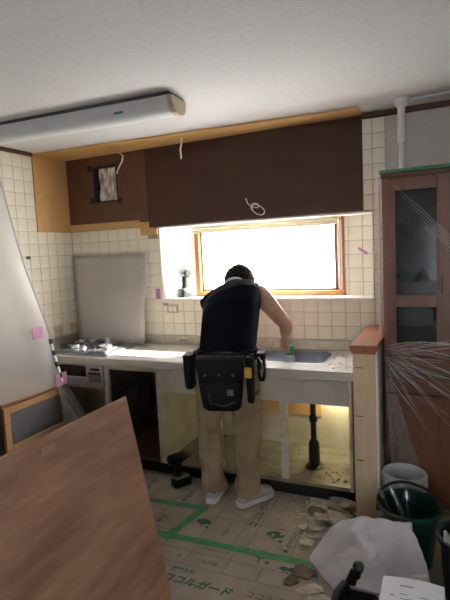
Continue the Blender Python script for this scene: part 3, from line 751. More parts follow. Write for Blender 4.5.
# plywood sheet in the foreground
Bt, Tp = Vector((1.868, 0, .001)), Vector((1.688, 0, .942))
L = (Tp - Bt); nn = Vector((L.z, 0, -L.x)).normalized() * .012
t = thing('plywood_sheet', 'large reddish plywood sheet standing on edge in the left foreground', 'plywood', (1.78, -2.5, 0))
mb = MB().prism([Vector((p.x, -1.635, p.z)) for p in (Bt, Tp, Tp - nn, Bt - nn)], (0, -1.80, 0))
obj('face', mb, 'sheet_ply', t)
mb = MB().prism([Vector((p.x, -1.6345, p.z)) for p in (Bt, Tp, Tp - nn, Bt - nn)], (0, .0015, 0))
obj('edge_band', mb, 'ply_edge', t)
c = Vector((1.70, -2.13, .905))
obj('orange_mark', MB().prism([Vector((Tp.x + .0072, -2.10, Tp.z - .035)), Vector((Tp.x + .0072, -2.17, Tp.z - .035)), Vector((Tp.x + .0130, -2.175, Tp.z - .065)), Vector((Tp.x + .0130, -2.105, Tp.z - .065))], (.0012, 0, .0003)), 'porcelain_tan', t)
# unseen crate that carries it
t = thing('support_crate', 'dark crate behind the plywood sheet', 'crate', (1.3, -2.6, 0))
obj('crate_body', B((1.05, -3.1, .001), (1.60, -2.3, .86), .004), 'box_dark', t)
obj('crate_lid', B((1.04, -3.11, .861), (1.672, -2.29, .885), .004), 'box_wood', t)

# ------------------------------------------------------------------ floor protection
def text_mesh(txt, size, mt, parent, loc, rz, bold=0.0, shear=0.0, name='printed_text'):
    cu = bpy.data.curves.new(name, 'FONT'); cu.body = txt; cu.size = size; cu.offset = bold; cu.shear = shear; cu.resolution_u = 3
    cu.align_x = 'CENTER'; cu.align_y = 'CENTER'
    to = bpy.data.objects.new(name, cu); C.objects.link(to)
    dg = bpy.context.evaluated_depsgraph_get(); dg.update()
    me = bpy.data.meshes.new_from_object(to.evaluated_get(dg))
    bpy.data.objects.remove(to)
    me.materials.clear(); me.materials.append(MATS[mt])
    o = bpy.data.objects.new(name, me); C.objects.link(o); o.parent = parent
    o.location = Vector(loc) - wloc(parent); o.rotation_euler = (0, 0, rz)
    return o
ZS = 0.0
def fsheet(x0, x1, y0, y1, label):
    return tag(obj('floor_protection_board', B((x0, y0, -.004), (x1, y1, ZS)), 'kraft', origin=((x0 + x1) / 2, (y0 + y1) / 2, ZS)), label, 'floor board', 'printed floor protection boards')
fa = fsheet(.50, 1.618, -.908, -.50, 'printed kraft floor board under the black cordless drill')
fb = fsheet(.50, 1.618, -2.72, -.912, 'printed kraft floor board in the taped corner beside the plywood')
fc = fsheet(1.622, 4.4, -1.208, -.50, 'printed kraft floor board under the man\'s feet')
fd = fsheet(1.622, 4.4, -3.02, -1.212, 'printed kraft floor board in the foreground with large green lettering')
ZP = ZS + .0006
def lines(parent, segs, mt='print_brown', w=.0022):
    mb = MB()
    for (xa, ya), (xb, yb) in segs:
        d = Vector((xb - xa, yb - ya, 0)); n = Vector((-d.y, d.x, 0)).normalized() * w
        a, b = Vector((xa, ya, ZP)), Vector((xb, yb, ZP))
        mb.poly([a - n, b - n, b + n, a + n])
    return obj('printed_lines', mb, mt, parent)
def tree(parent, x, y, s):
    mb = MB()
    for dx, dy, r in ((0, .5, .34), (.25, .42, .26), (-.25, .42, .26), (.0, .3, .26)):
        mb.poly([(x + (dx + r * 1.1 * math.cos(a * PI / 8)) * s, y + (dy + r * .8 * math.sin(a * PI / 8)) * s, ZP + r * .001) for a in range(16)])
    mb.poly([(x - .04 * s, y - .2 * s, ZP), (x + .04 * s, y - .2 * s, ZP), (x + .04 * s, y + .3 * s, ZP), (x - .04 * s, y + .3 * s, ZP)])
    mb.poly([(x + (.45 + .12 * math.cos(a * PI / 4)) * s, y + (-.1 + .12 * math.sin(a * PI / 4)) * s, ZP) for a in range(8)])
    obj('printed_tree', mb, 'print_green', parent)
lines(fd, [((1.63, -1.30), (3.6, -1.30)), ((1.63, -1.41), (3.6, -1.41)), ((1.80, -1.22), (1.80, -1.41)), ((2.02, -1.22), (2.02, -1.41)), ((2.20, -1.30), (2.20, -1.41)), ((2.46, -1.22), (2.46, -1.60)), ((2.9, -1.22), (2.9, -1.6)), ((1.63, -1.66), (3.6, -1.66))])
text_mesh('ココルガード', .062, 'print_green', fd, (1.935, -1.525, ZP), 0, .0025, .25)
text_mesh('床養生材', .034, 'print_green', fd, (1.83, -1.455, ZP), 0, .001)
text_mesh('床', .03, 'print_brown', fd, (1.75, -1.36, ZP), 0, .001)
text_mesh('木目面', .03, 'print_brown', fd, (1.93, -1.36, ZP), 0, .001)
text_mesh('養生ボード', .03, 'print_brown', fd, (1.92, -1.255, ZP), 0, .001)
text_mesh('ココルガード', .05, 'print_brown', fd, (2.33, -1.50, ZP), 0, .002)
tree(fd, 2.16, -1.245, .10)
for k, s in enumerate((.05, .06, .075, .05)): tree(fd, 2.30 + k * .05, -1.29, s)
lines(fc, [((1.63, -.95), (3.6, -.95)), ((1.78, -1.20), (1.78, -.55)), ((1.98, -1.20), (1.98, -.55)), ((2.06, -1.20), (2.06, -.55)), ((2.30, -1.20), (2.30, -.55)), ((2.55, -1.2), (2.55, -.55)), ((1.63, -.72), (3.6, -.72))])
tree(fc, 1.73, -1.06, .09); tree(fc, 2.17, -1.05, .10)
text_mesh('ココルガード', .06, 'print_green', fc, (2.02, -.80, ZP), PI / 2, .002)
text_mesh('環境にやさしい', .028, 'print_green', fc, (2.27, -1.05, ZP), PI / 2, .001)
text_mesh('養生ボード', .03, 'print_brown', fc, (1.90, -1.05, ZP), PI / 2, .001)
lines(fb, [((.9, -.98), (1.60, -.98)), ((1.30, -1.5), (1.30, -.92)), ((1.44, -1.5), (1.44, -.92)), ((.9, -1.16), (1.6, -1.16))])
text_mesh('養生', .05, 'print_green', fb, (1.48, -1.07, ZP), PI / 2, .001)
lines(fa, [((1.26, -.90), (1.26, -.55)), ((1.44, -.90), (1.44, -.55)), ((1.2, -.7), (1.6, -.7))])
text_mesh('ココルガード', .055, 'print_green', fa, (1.17, -.80, ZP), PI / 2, .002)
text_mesh('養生ボード', .045, 'print_green', fa, (1.50, -.74, ZP), PI / 2, .001)
def tape(a, b, w, label, lift=0.0):
    a, b = Vector((a[0], a[1], 0)), Vector((b[0], b[1], 0)); d = (b - a).normalized(); n = Vector((-d.y, d.x, 0)) * w / 2
    z = Vector((0, 0, .0012 + lift))
    k = 14; mb = MB(); rg = random.Random(len(label))
    lo = [a + (b - a) * (i / k) - n * (1 + rg.uniform(-.06, .06)) for i in range(k + 1)]
    hi = [a + (b - a) * (i / k) + n * (1 + rg.uniform(-.06, .06)) for i in range(k + 1)]
    mb.prism([p + z for p in lo + hi[::-1]], (0, 0, .0006))
    tag(obj('floor_tape', mb, 'green_tape'), label, 'tape', 'green tape on the floor boards')
tape((1.0, -.93), (1.69, -.885), .05, 'green tape strip running from the plywood below the black drill')
tape((1.668, -.86), (1.598, -1.25), .05, 'short green tape strip joining the two longer ones', .0008)
tape((1.50, -1.215), (2.85, -1.185), .05, 'longest green tape strip crossing the floor to the white sack', .0016)

# ------------------------------------------------------------------ man
O = Vector((1.83, -.80, 0)); FWD = Vector((-.24, .97, 0)).normalized(); RGT = Vector((FWD.y, -FWD.x, 0))
def q(r, f, z): return O + RGT * r + FWD * f + Vector((0, 0, z))
def ering(c, axis_u, axis_v, ru, rv, n=20, pw=1.0):
    out = []
    for j in range(n):
        a = 2 * PI * j / n; cx, sy = math.cos(a), math.sin(a)
        out.append(c + axis_u * ru * math.copysign(abs(cx) ** pw, cx) + axis_v * rv * math.copysign(abs(sy) ** pw, sy))
    return out
man = thing('person', 'man in navy sleeveless top and khaki trousers leaning over the sink', 'person', (1.80, -.79, 0))
Lhip, Rhip = q(-.095, -.01, .88), q(.095, -.01, .88)
Lkn, Rkn = Vector((1.660, -.745, .47)), Vector((1.922, -.735, .47))
Lan, Ran = Vector((1.668, -.745, .085)), Vector((1.905, -.735, .085))
spine = [(q(0, -.005, .86), .155, .105), (q(0, .0, .92), .150, .105), (q(0, .045, .99), .135, .092), (q(0, .125, 1.09), .140, .096), (q(0, .22, 1.19), .155, .102), (q(0, .305, 1.265), .158, .095), (q(0, .37, 1.315), .12, .08)]
def torso(mb, sp, grow=0.0, n=24):
    rings = []
    for i, (c, ru, rv) in enumerate(sp):
        a = sp[max(0, i - 1)][0]; b = sp[min(len(sp) - 1, i + 1)][0]
        ti = .30 * max(0, min(1, (c.z - 1.08) / .15))          # right shoulder carried higher
        ra = (RGT + Vector((0, 0, ti))).normalized()
        tdir = (b - a).normalized(); vv = tdir.cross(ra).normalized()
        rings.append(ering(c, ra, vv, ru + grow, rv + grow, n, .85))
    mb.ring_loft(rings, True)
Rsh, Lsh = q(.178, .355, 1.295), q(-.172, .375, 1.232)
Rel, Rwr = q(.345, .335, 1.085), q(.325, .47, .985)
Lel, Lwr = q(-.205, .52, 1.05), q(-.08, .60, .92)
neck, head = q(0, .43, 1.325), q(.012, .545, 1.345)
hd = (head - neck).normalized()
body = MB()
torso(body, spine)
body.ell(Rsh, (.062, .062, .06)); body.ell(Lsh, (.062, .062, .06))
body.tube([Rsh, Rsh.lerp(Rel, .35), Rsh.lerp(Rel, .8), Rel], [.062, .060, .050, .043], 14)
body.ell(Rel, (.041, .041, .041))
body.tube([Rel, Rel.lerp(Rwr, .3), Rel.lerp(Rwr, .75), Rwr], [.041, .044, .034, .028], 14)
body.tube([Lsh, Lsh.lerp(Lel, .35), Lsh.lerp(Lel, .8), Lel], [.056, .053, .043, .040], 14)
body.ell(Lel, (.041, .041, .041))
body.tube([Lel, Lel.lerp(Lwr, .3), Lel.lerp(Lwr, .75), Lwr], [.041, .044, .034, .028], 14)
body.tube([q(0, .33, 1.28), neck, head], [.07, .058, .055], 14)
# head: skull, jaw, nose, ears (facing down into the sink)
face = (FWD * .55 + Vector((0, 0, -.83))).normalized()       # look direction
top = (FWD * .83 + Vector((0, 0, .55))).normalized()         # crown direction
hr = Matrix((RGT, face, top)).transposed()
HS = 1.12
def hp(a, b, c): return head + hr @ (Vector((a, b, c)) * HS)
body.ell(hp(0, -.01, .035), (.074 * HS, .092 * HS, .088 * HS), rot=hr)
body.ell(hp(0, .03, -.03), (.056 * HS, .062 * HS, .07 * HS), rot=hr)
body.ell(hp(0, .055, -.08), (.034, .026, .025), rot=hr)
body.tube([hp(0, .08, .02), hp(0, .108, -.012), hp(0, .085, -.022)], [.009, .014, .009], 8)
for sx in (-1, 1): body.ell(hp(sx * .076, -.005, -.005), (.011, .02, .032), rot=hr)
def hand(mb, wr, fdir, pdir, side):
    """fdir along the fingers, pdir palm normal; thumb leaves the side of the palm"""
    fdir = fdir.normalized(); sd_ = fdir.cross(pdir).normalized() * side; pd = sd_.cross(fdir).normalized() * side
    mb.ring_loft([ering(wr, sd_, pd, .027, .020, 12), ering(wr + fdir * .03, sd_, pd, .036, .019, 12), ering(wr + fdir * .07, sd_, pd, .042, .017, 12), ering(wr + fdir * .092, sd_, pd, .038, .014, 12)], True)
    for i, (off, ln) in enumerate(((.031, .068), (.0105, .078), (-.0105, .073), (-.031, .056))):
        b0 = wr + fdir * .085 + sd_ * off
        p1 = b0 + fdir * ln * .42 + pd * .012; p2 = p1 + (fdir * .55 + pd * .8).normalized() * ln * .34; p3 = p2 + (fdir * -.05 + pd).normalized() * ln * .3
        mb.tube([b0 - fdir * .02, b0, p1, p2, p3], [.009, .0095, .009, .0085, .007], 8)
    tb = wr + fdir * .032 + sd_ * .03
    mb.tube([tb - sd_ * .012, tb + sd_ * .014 + fdir * .012 + pd * .008, tb + sd_ * .02 + fdir * .04 + pd * .028, tb + sd_ * .012 + fdir * .058 + pd * .042], [.013, .012, .0105, .008], 8)
hf = (Rwr - Rel).normalized()
hdir = (Vector((0, 0, -.95)) + FWD * .22 - RGT * .05).normalized()
pdir = (FWD * .8 + RGT * .55).normalized()
hand(body, Rwr, hdir, pdir, -1)
hand(body, Lwr, (Vector((0, 0, -.75)) + FWD * .4 + RGT * .3), RGT, 1)
# legs under the trousers (body stays whole)
for hpn, kn, an in ((Lhip, Lkn, Lan), (Rhip, Rkn, Ran)):
    body.tube([hpn, hpn.lerp(kn, .5), kn, kn.lerp(an, .35), an], [.082, .07, .052, .05, .036], 14)
    body.ell(an + Vector((0, .04, -.035)), (.03, .07, .03))
bo = obj('body', body, 'skin', man); remesh(bo, .0065, 3)
# trousers
tr = MB()
sp = [(q(0, -.01, .80), .165, .118), (q(0, -.008, .86), .180, .130), (q(0, .0, .92), .172, .120), (q(0, .03, .962), .155, .104)]
torso(tr, sp)
for hpn, kn, an, sgn in ((Lhip, Lkn, Lan, -1), (Rhip, Rkn, Ran, 1)):
    pts = [hpn + Vector((0, 0, .02)), hpn.lerp(kn, .35), hpn.lerp(kn, .75), kn, kn.lerp(an, .35), kn.lerp(an, .7), an + Vector((0, 0, .03)), an + Vector((0, 0, -.02))]
    rd = [(.10, .105), (.096, .10), (.084, .092), (.079, .088), (.077, .086), (.075, .084), (.077, .086), (.072, .082)]
    rings = []
    for k, (p_, (a, b)) in enumerate(zip(pts, rd)):
        w = .006 * math.sin(k * 2.3 + sgn)
        rings.append(ering(p_, RGT, FWD, a + w, b - w, 20))
    tr.ring_loft(rings, True)
tro = obj('trousers', tr, 'khaki', man); remesh(tro, .009, 5)
md = tro.modifiers.new('folds', 'DISPLACE'); tx = bpy.data.textures.new('folds', 'CLOUDS'); tx.noise_scale = .07; tx.noise_depth = 2
md.texture = tx; md.strength = .034; md.mid_level = .5
obj('thigh_pocket', MB().ring_loft([[q(.165 + dx, fy, z) for dx, fy in ((.0, -.075), (.022, -.07), (.022, .045), (.0, .05))] for z in (.56, .74)]), 'khaki', man)
obj('pocket_flap', MB().ring_loft([[q(.165 + dx, fy, z) for dx, fy in ((.0, -.08), (.028, -.076), (.028, .05), (.0, .055))] for z in (.735, .752)]), 'box_dark', man)
# vest
ve = MB()
sp = [(q(0, .018, .945), .178, .126), (q(0, .05, 1.0), .176, .122), (q(0, .125, 1.09), .180, .124), (q(0, .22, 1.19), .190, .128), (q(0, .30, 1.262), .200, .116), (q(0, .36, 1.312), .165, .088), (q(0, .41, 1.345), .075, .066)]
torso(ve, sp)
for s in (-1, 1):
    dz = .032 * s - .028
    ve.tube([q(s * .05, .34, 1.300), q(s * .11, .348, 1.312 + dz * .7), q(s * .165, .352, 1.300 + dz)] + ([q(-.198, .36, 1.215)] if s < 0 else []), [.075, .072, .066] + ([.060] if s < 0 else []), 16)
vo = obj('sleeveless_top', ve, 'navy_cloth', man); remesh(vo, .009, 5)
# neck towel, hair
tw = MB(); cpts = []
for j in range(17):
    a = PI * (-.12) + j / 16 * PI * 1.24
    c = q(0, .450, 1.345); cpts.append(c + RGT * .068 * math.cos(a) - (hr @ Vector((0, 0, 0))) + (FWD * -.40 + Vector((0, 0, .92))).normalized() * .060 * math.sin(a))
tw.tube(cpts, .012, 8)
obj('collar_towel', tw, 'towel', man, True)
hm = MB(); bmesh.ops.create_icosphere(hm.bm, subdivisions=4, radius=1)
for v in list(hm.bm.verts):
    d = v.co.normalized(); k = 1 + .06 * mnoise.noise(d * 4) + .09 * mnoise.noise(d * 10) + .05 * mnoise.noise(d * 23)
    p = Vector((d.x * .083 * k, d.y * .100 * k - .012, d.z * .096 * k + .032))
    v.co = p
bad = [v for v in hm.bm.verts if v.co.y > .045 and v.co.z < .075 or v.co.z < -.045]
bmesh.ops.delete(hm.bm, geom=bad, context='VERTS')
for v in hm.bm.verts: v.co = head + hr @ Vector((v.co.x * HS * 1.15, v.co.y * HS * 1.05, v.co.z * HS * 1.03))
ho = obj('hair', hm, 'hair', man, 'all'); solidify(ho, .012, -1)
for sx in (-1, 1):
    obj('eye', MB().ell(hp(sx * .031, .078, .012), (.012, .009, .009), 10, 8, hr), 'towel', man, True)
    obj('eyebrow', MB().tube([hp(sx * .016, .086, .034), hp(sx * .032, .084, .038), hp(sx * .048, .072, .032)], .004, 6), 'hair', man, True)
obj('mouth', MB().tube([hp(-.022, .076, -.052), hp(0, .088, -.054), hp(.022, .076, -.052)], .0045, 6), 'cap_wood', man, True)
# shoes
def shoe(an, direction):
    d = Vector((*direction, 0)).normalized(); s = Vector((d.y, -d.x, 0)); heel = Vector((an.x, an.y, 0)) - d * .075
    k_ = .93
    prof = [(-.005, .030, .018), (.02, .038, .055), (.06, .041, .085), (.11, .042, .085), (.16, .047, .066), (.21, .050, .052), (.25, .044, .042), (.275, .026, .030)]
    up_ = MB().ring_loft([ering(heel + d * t_ * k_ + Vector((0, 0, .026 + h * .5)), s, Vector((0, 0, 1)), w, h * .5 + .004, 16) for t_, w, h in prof], True)
    o = obj('shoe', up_, 'shoe', man); remesh(o, .006, 3)
    pl = [(-.012, .022), (.0, .034), (.03, .041), (.09, .041), (.16, .047), (.21, .051), (.255, .046), (.283, .026)]
    pts = [heel + d * t_ * k_ + s * w for t_, w in pl] + [heel + d * t_ * k_ - s * w for t_, w in reversed(pl)]
    obj('sole', MB().ring_loft([[p + Vector((0, 0, .0025)) for p in pts], [p + Vector((0, 0, .022)) for p in pts], [p + Vector((0, 0, .034)) for p in pts]], True), 'sole', o)
    for k in range(4):
        c = heel + d * (.10 + k * .025) + Vector((0, 0, .116 - k * .012))
        obj('lace', MB().tube([c - s * .025, c + Vector((0, 0, .004)), c + s * .025], .0035, 6), 'sole', o)
shoe(Lan, (-.10, 1)); shoe(Ran, (.50, .86))
# tool belt
tb = man
bl = MB()
rings = []
cw = q(0, .035, .968); 
outer = ering(cw, RGT, FWD, .192, .136, 32)
bl.tube(outer + [outer[0]], .006, 6)
belt = MB()
r0 = [ering(cw + Vector((0, 0, z)), RGT, FWD, a, b, 32) for z, a, b in ((-.03, .186, .132), (-.03, .194, .140), (.03, .192, .138), (.03, .184, .130))]
belt.ring_loft(r0 + [r0[0]], False)
bo2 = obj('tool_belt', belt, 'nylon', man)
def pouch(r0_, r1_, f0, f1, z0, z1, name, par, mt='nylon', taper=.85, bev=.02):
    mb = MB()
    rc = (r0_ + r1_) / 2; fc_ = (f0 + f1) / 2; hw = (r1_ - r0_) / 2; hh = abs(f1 - f0) / 2
    prof = [(z0, taper * .75, .6), (z0 + .02, taper * .95, .9), (z0 + (z1 - z0) * .5, (taper + 1) / 2, 1), (z1 - .01, 1, 1), (z1, .96, .9)]
    mb.ring_loft([ering(q(rc, fc_, z), RGT, FWD, hw * a, hh * b, 20, .45) for z, a, b in prof], True)
    return obj(name, mb, mt, par, True)
pouch(-.150, .130, -.205, -.110, .675, .990, 'back_pouch', bo2)
pouch(-.125, .105, -.235, -.206, .69, .85, 'front_pocket', bo2)
pouch(-.145, .125, -.222, -.205, .86, .985, 'flap', bo2)
pouch(-.25, -.19, -.12, .02, .775, .985, 'side_pouch', bo2)
pouch(.135, .185, -.19, -.11, .72, .985, 'holster', bo2)
pouch(.19, .24, -.10, .01, .82, .99, 'side_pouch', bo2)
for r_ in (-.09, -.01, .07):
    obj('rivet', MB().ell(q(r_, -.222, .895), (.009, .009, .009), 10, 8), 'drill_grey', bo2, True)
obj('buckle', MB().box(Vector((-.02, -.004, -.018)) + q(.055, -.238, .80), Vector((.02, .004, .018)) + q(.055, -.238, .80), .003), 'drill_grey', bo2)
obj('strap_loop', MB().tube([q(-.07, -.235, .80), q(-.06, -.245, .74), q(.02, -.25, .725), q(.08, -.243, .75)], .006, 6), 'nylon_grey', bo2, True)
obj('tape_measure', MB().box(Vector((-.02, -.014, -.03)) + q(.155, -.205, .905), Vector((.02, .014, .03)) + q(.155, -.205, .905), .01, seg=2), 'yellow', bo2)
obj('key_ring', MB().tube([q(.205, -.10, .97), q(.225, -.13, .95), q(.23, -.13, .90), q(.22, -.11, .86), q(.215, -.10, .90)], .005, 6), 'steel', bo2, True)
obj('screwdriver', MB().tube([q(.175, -.15, .93), q(.175, -.15, 1.0)], .011, 10), 'black_plastic', bo2, True)
# green-capped bottle in the hand
gp = Rwr + hdir * .120 + pdir * .046 + RGT * .008
t = thing('cleaning_bottle', 'small green topped bottle held in the man\'s right hand', 'bottle', gp - Vector((0, 0, .09)))
obj('cap', MB().lathe(gp, [(.012, .045), (.03, .04), (.034, .0), (.032, -.02), (.02, -.024)][::-1], 18, True), 'green_cap', t, True)
obj('bottle_body', MB().lathe(gp, [(.028, -.10), (.032, -.095), (.032, -.04), (.022, -.025)], 18, True), 'white_plastic', t, True)

# ------------------------------------------------------------------ right foreground
def bucket(name, c, rb, rtp, h, mt, label, handle=True, back=1):
    t = thing(name, label, 'bucket', (c[0], c[1], .0005))
    c = Vector((c[0], c[1], .0005))
    obj('bucket_body', MB().lathe(c, [(.001, .004), (rb, 0.0), (rb + .002, .01), (rtp, h), (rtp - .005, h), (rb - .004, .012), (.001, .014)], 36), mt, t, True)
    obj('rim', MB().lathe(c, [(rtp, h - .018), (rtp + .012, h - .018), (rtp + .014, h + .002), (rtp + .004, h + .006), (rtp - .006, h + .001)], 36), mt, t, True)
    return t
# green bucket
gc = Vector((2.873, -.985, 0))
t = bucket('tool_bucket', gc, .105, .142, .295, 'bucket_green', 'green bucket full of tools beside the white sack')
hpts = []
for k in range(15):
    a = PI * k / 14
    hpts.append((gc.x + .150 * math.cos(a + .35), gc.y + .15 * math.sin(a + .35) * .96 , .285 + .055 * math.sin(a)))
obj('handle', MB().tube(hpts, .008, 8), 'bucket_dark', t, True)
for s in (0, -1):
    p_ = Vector(hpts[s]); obj('handle_lug', MB().box(p_ - Vector((.012, .012, .02)), p_ + Vector((.012, .012, .012)), .004), 'bucket_dark', t)
def tool(name, a, b, r, mt, label, headmt=None):
    t = thing(name, label, 'hand tool', a, 'hand tools in the green bucket')
    a, b = Vector(a), Vector(b)
    obj('handle', MB().tube([a, a.lerp(b, .5), b], [r, r * 1.15, r * .9], 10), mt, t, True)
    obj('tip', MB().tube([b, b + (b - a).normalized() * .02, b + (b - a).normalized() * .05], [r * .9, r * 1.3, r * .7], 10), headmt or mt, t, True)
tool('pliers', (2.90, -1.00, .10), (2.80, -.96, .31), .013, 'drill_grey', 'silver pliers leaning left in the green bucket', 'steel')
tool('screwdriver', (2.88, -1.05, .10), (2.86, -.98, .31), .014, 'black_plastic', 'black handled screwdriver standing in the green bucket', 'steel')
tool('chisel', (2.83, -.94, .08), (2.752, -1.02, .33), .010, 'nylon_grey', 'grey chisel poking over the bucket rim by the partition', 'steel')
tool('hammer', (2.93, -.93, .06), (2.95, -1.00, .20), .015, 'black_rubber', 'dark hammer lying low in the green bucket')
# white bucket with liner
wc = Vector((2.825, -.655, 0))
t = bucket('rubbish_bucket', wc, .078, .098, .28, 'bucket_white', 'white bucket with a clear bag liner beside the cupboard')
def liner(u, v):
    a = u * 2 * PI; k = 1 + .11 * mnoise.noise(Vector((math.cos(a) * 3, math.sin(a) * 3, v * 3))) + .03 * math.sin(a * 9 + v * 4)
    prof = [(.055, .12), (.088, .20), (.093, .28), (.106, .312), (.122, .30), (.119, .25), (.113, .21)]
    i = min(5, int(v * 6)); f = v * 6 - i
    r = prof[i][0] * (1 - f) + prof[i + 1][0] * f; z = prof[i][1] * (1 - f) + prof[i + 1][1] * f
    lim = .0955 if z > .10 and i < 2 else 1
    rr2 = min(r * k, .089) if i < 2 else (max(r * k, .114) if i >= 4 else r)
    return (wc.x + rr2 * math.cos(a), wc.y + rr2 * math.sin(a), z + .010 * mnoise.noise(Vector((math.cos(a) * 2, math.sin(a) * 2, 5))) * v)
film('liner_film', 0.2, (0.85, 0.87, 0.87), 0.25, 0.8, (18, 18, 18), 0.3)
obj('bag_liner', MB().grid(liner, 48, 18), 'liner_film', t, 'all')
# dark bucket at the frame edge
dc = Vector((3.135, -1.20, 0))
t = bucket('dark_bucket', dc, .10, .125, .30, 'bucket_dark', 'dark bucket at the right edge of the foreground')
o = tag(obj('card', MB().box((3.02, -1.28, .285), (3.075, -1.20, .300), .005, rot=Matrix.Rotation(.9, 3, 'Y'), seg=2), 'white_plastic'), 'pale card stuck inside the dark bucket', 'card')
tag(obj('hose_coil', MB().tube([(dc.x + .075 * math.cos(a * .5), dc.y + .075 * math.sin(a * .5), .20 + .004 * a) for a in range(26)], .016, 8), 'black_rubber', smooth=True), 'black hose coiled in the dark bucket', 'hose')
# white sack
def sack(u, v):
    a = (v - .5) * 2                                   # -1 front, 1 back
    hgt = .285 * (1 - (1 - min(1, u / .62)) ** 1.9)
    wid = .03 + .155 * min(1, u * 2.2)
    cy = -1.125 - .155 * min(1, u * 2.2)
    pr = min(1.0, ((a + 1) / 1.55)) ** .8 if a < .55 else max(0.0, 1 - ((a - .55) / .45) ** 2.2)
    w = min(1, u * 4) * min(1, pr * 1.5) * (1 - .6 * max(0, min(1, (a - .1) / .4)))
    cr = .026 * mnoise.noise(Vector((u * 4.0, v * 3.2, 7))) + .034 * (.5 - abs(mnoise.noise(Vector((u * 5 + v * 4, v * 5 - u * 2, 1))))) + .030 * (.4 - abs(mnoise.noise(Vector((u * 11 - v * 6, v * 9, 5)))))
    z = .003 + hgt * pr + cr * w
    y = cy + a * wid * (1 + .35 * max(0, -a) * u) + .03 * mnoise.noise(Vector((u * 6, v * 2, 4))) * min(1, u * 3)
    x = 2.40 + u * (.56 - .085 * max(0, a + .2)) + .05 * max(0, -a) * u + .03 * mnoise.noise(Vector((v * 5, u * 2, 8))) * min(1, u * 3)
    return (x, y, max(.003, z))
mb = MB().grid(sack, 44, 40)
# end wall and underside
bm = mb.bm; bm.verts.ensure_lookup_table()
end = [bm.verts[44 * 41 + j] for j in range(41)]
low = [bm.verts.new(Vector((v.co.x + .012, v.co.y, .003))) for v in end]
for j in range(40):
    if (end[j].co - low[j].co).length > 1e-4 or (end[j + 1].co - low[j + 1].co).length > 1e-4:
        bm.faces.new((end[j], end[j + 1], low[j + 1], low[j]))
sk = obj('white_sack', mb, 'sack', smooth='all')
tag(sk, 'large crumpled white sack on the floor in front of the green bucket', 'sack')
# black tool bag and paper
t = thing('tool_bag', 'black open tool bag at the bottom edge beside the paper', 'tool bag', (2.76, -1.85, 0))
mb = MB(); x0, x1, ya, yb = 2.685, 2.815, -2.02, -1.70
mb.ring_loft([rr(x0 + .01, x1 - .01, ya + .01, yb - .01, .03, .002), rr(x0, x1, ya, yb, .03, .03), rr(x0, x1, ya, yb, .03, .30), rr(x0 + .012, x1 - .012, ya + .012, yb - .012, .024, .30), rr(x0 + .012, x1 - .012, ya + .012, yb - .012, .024, .08)], True)
obj('bag_body', mb, 'nylon', t, True)
obj('rim_bar', B((2.70, -1.705, .300), (2.812, -1.697, .312), .002), 'steel', t)
obj('front_pocket', B((x0 + .01, yb + .0005, .10), (x1 - .01, yb + .02, .24), .008), 'box_dark', t)
obj('carry_handle', MB().tube([(2.692, -1.99, .29), (2.68, -1.93, .33), (2.682, -1.80, .345), (2.69, -1.73, .33), (2.70, -1.70, .27)], .017, 10), 'nylon', t, True)
obj('pipe_grip', MB().tube([(2.70, -1.675, .20), (2.70, -1.68, .30), (2.718, -1.67, .345), (2.735, -1.665, .335)], [.02, .022, .02, .016], 10), 'nylon', t, True)
tag(obj('round_knob', MB().ell((2.728, -1.64, .352), (.022, .022, .024)), 'bucket_green', smooth=True), 'dark green round knob above the black tool bag', 'knob')
t = thing('tool_case', 'dark tool case under the white paper', 'case', (2.93, -1.86, 0))
obj('case_body', B((2.832, -2.10, .002), (3.06, -1.69, .325), .008), 'bucket_dark', t)
obj('case_latch', B((2.92, -1.689, .24), (2.97, -1.680, .29), .003), 'drill_grey', t)
def pap(u, v): return (2.818 + u * .21 + .004 * v, -1.955 + v * .30, .3305 + .012 * math.sin(u * 2.6) * v + .02 * v * v + .0 * u)
o = obj('paper_sheet', MB().grid(pap, 12, 14), 'paper', smooth='all'); tag(o, 'white printed paper lying on the dark case at the bottom edge', 'paper')
mb = MB()
def seg(u0, v0, u1, v1, w=.006):
    a, b, c, d = pap(u0, v0), pap(u1, v0), pap(u1, v0 + w), pap(u0, v0 + w)
    mb.poly([Vector(p_) + Vector((0, 0, .0012)) for p_ in (a, b, c, d)])
for i in range(9): seg(.30 + .02 * (i % 2), .74 - i * .07, .30 + (.30 if i % 3 else .45), .74 - i * .07, .012)
seg(.3, .86, .52, .86, .02)
for i in range(4): seg(.16, .70 - i * .12, .22, .70 - i * .12, .02)
obj('printed_lines', mb, 'ink', o)

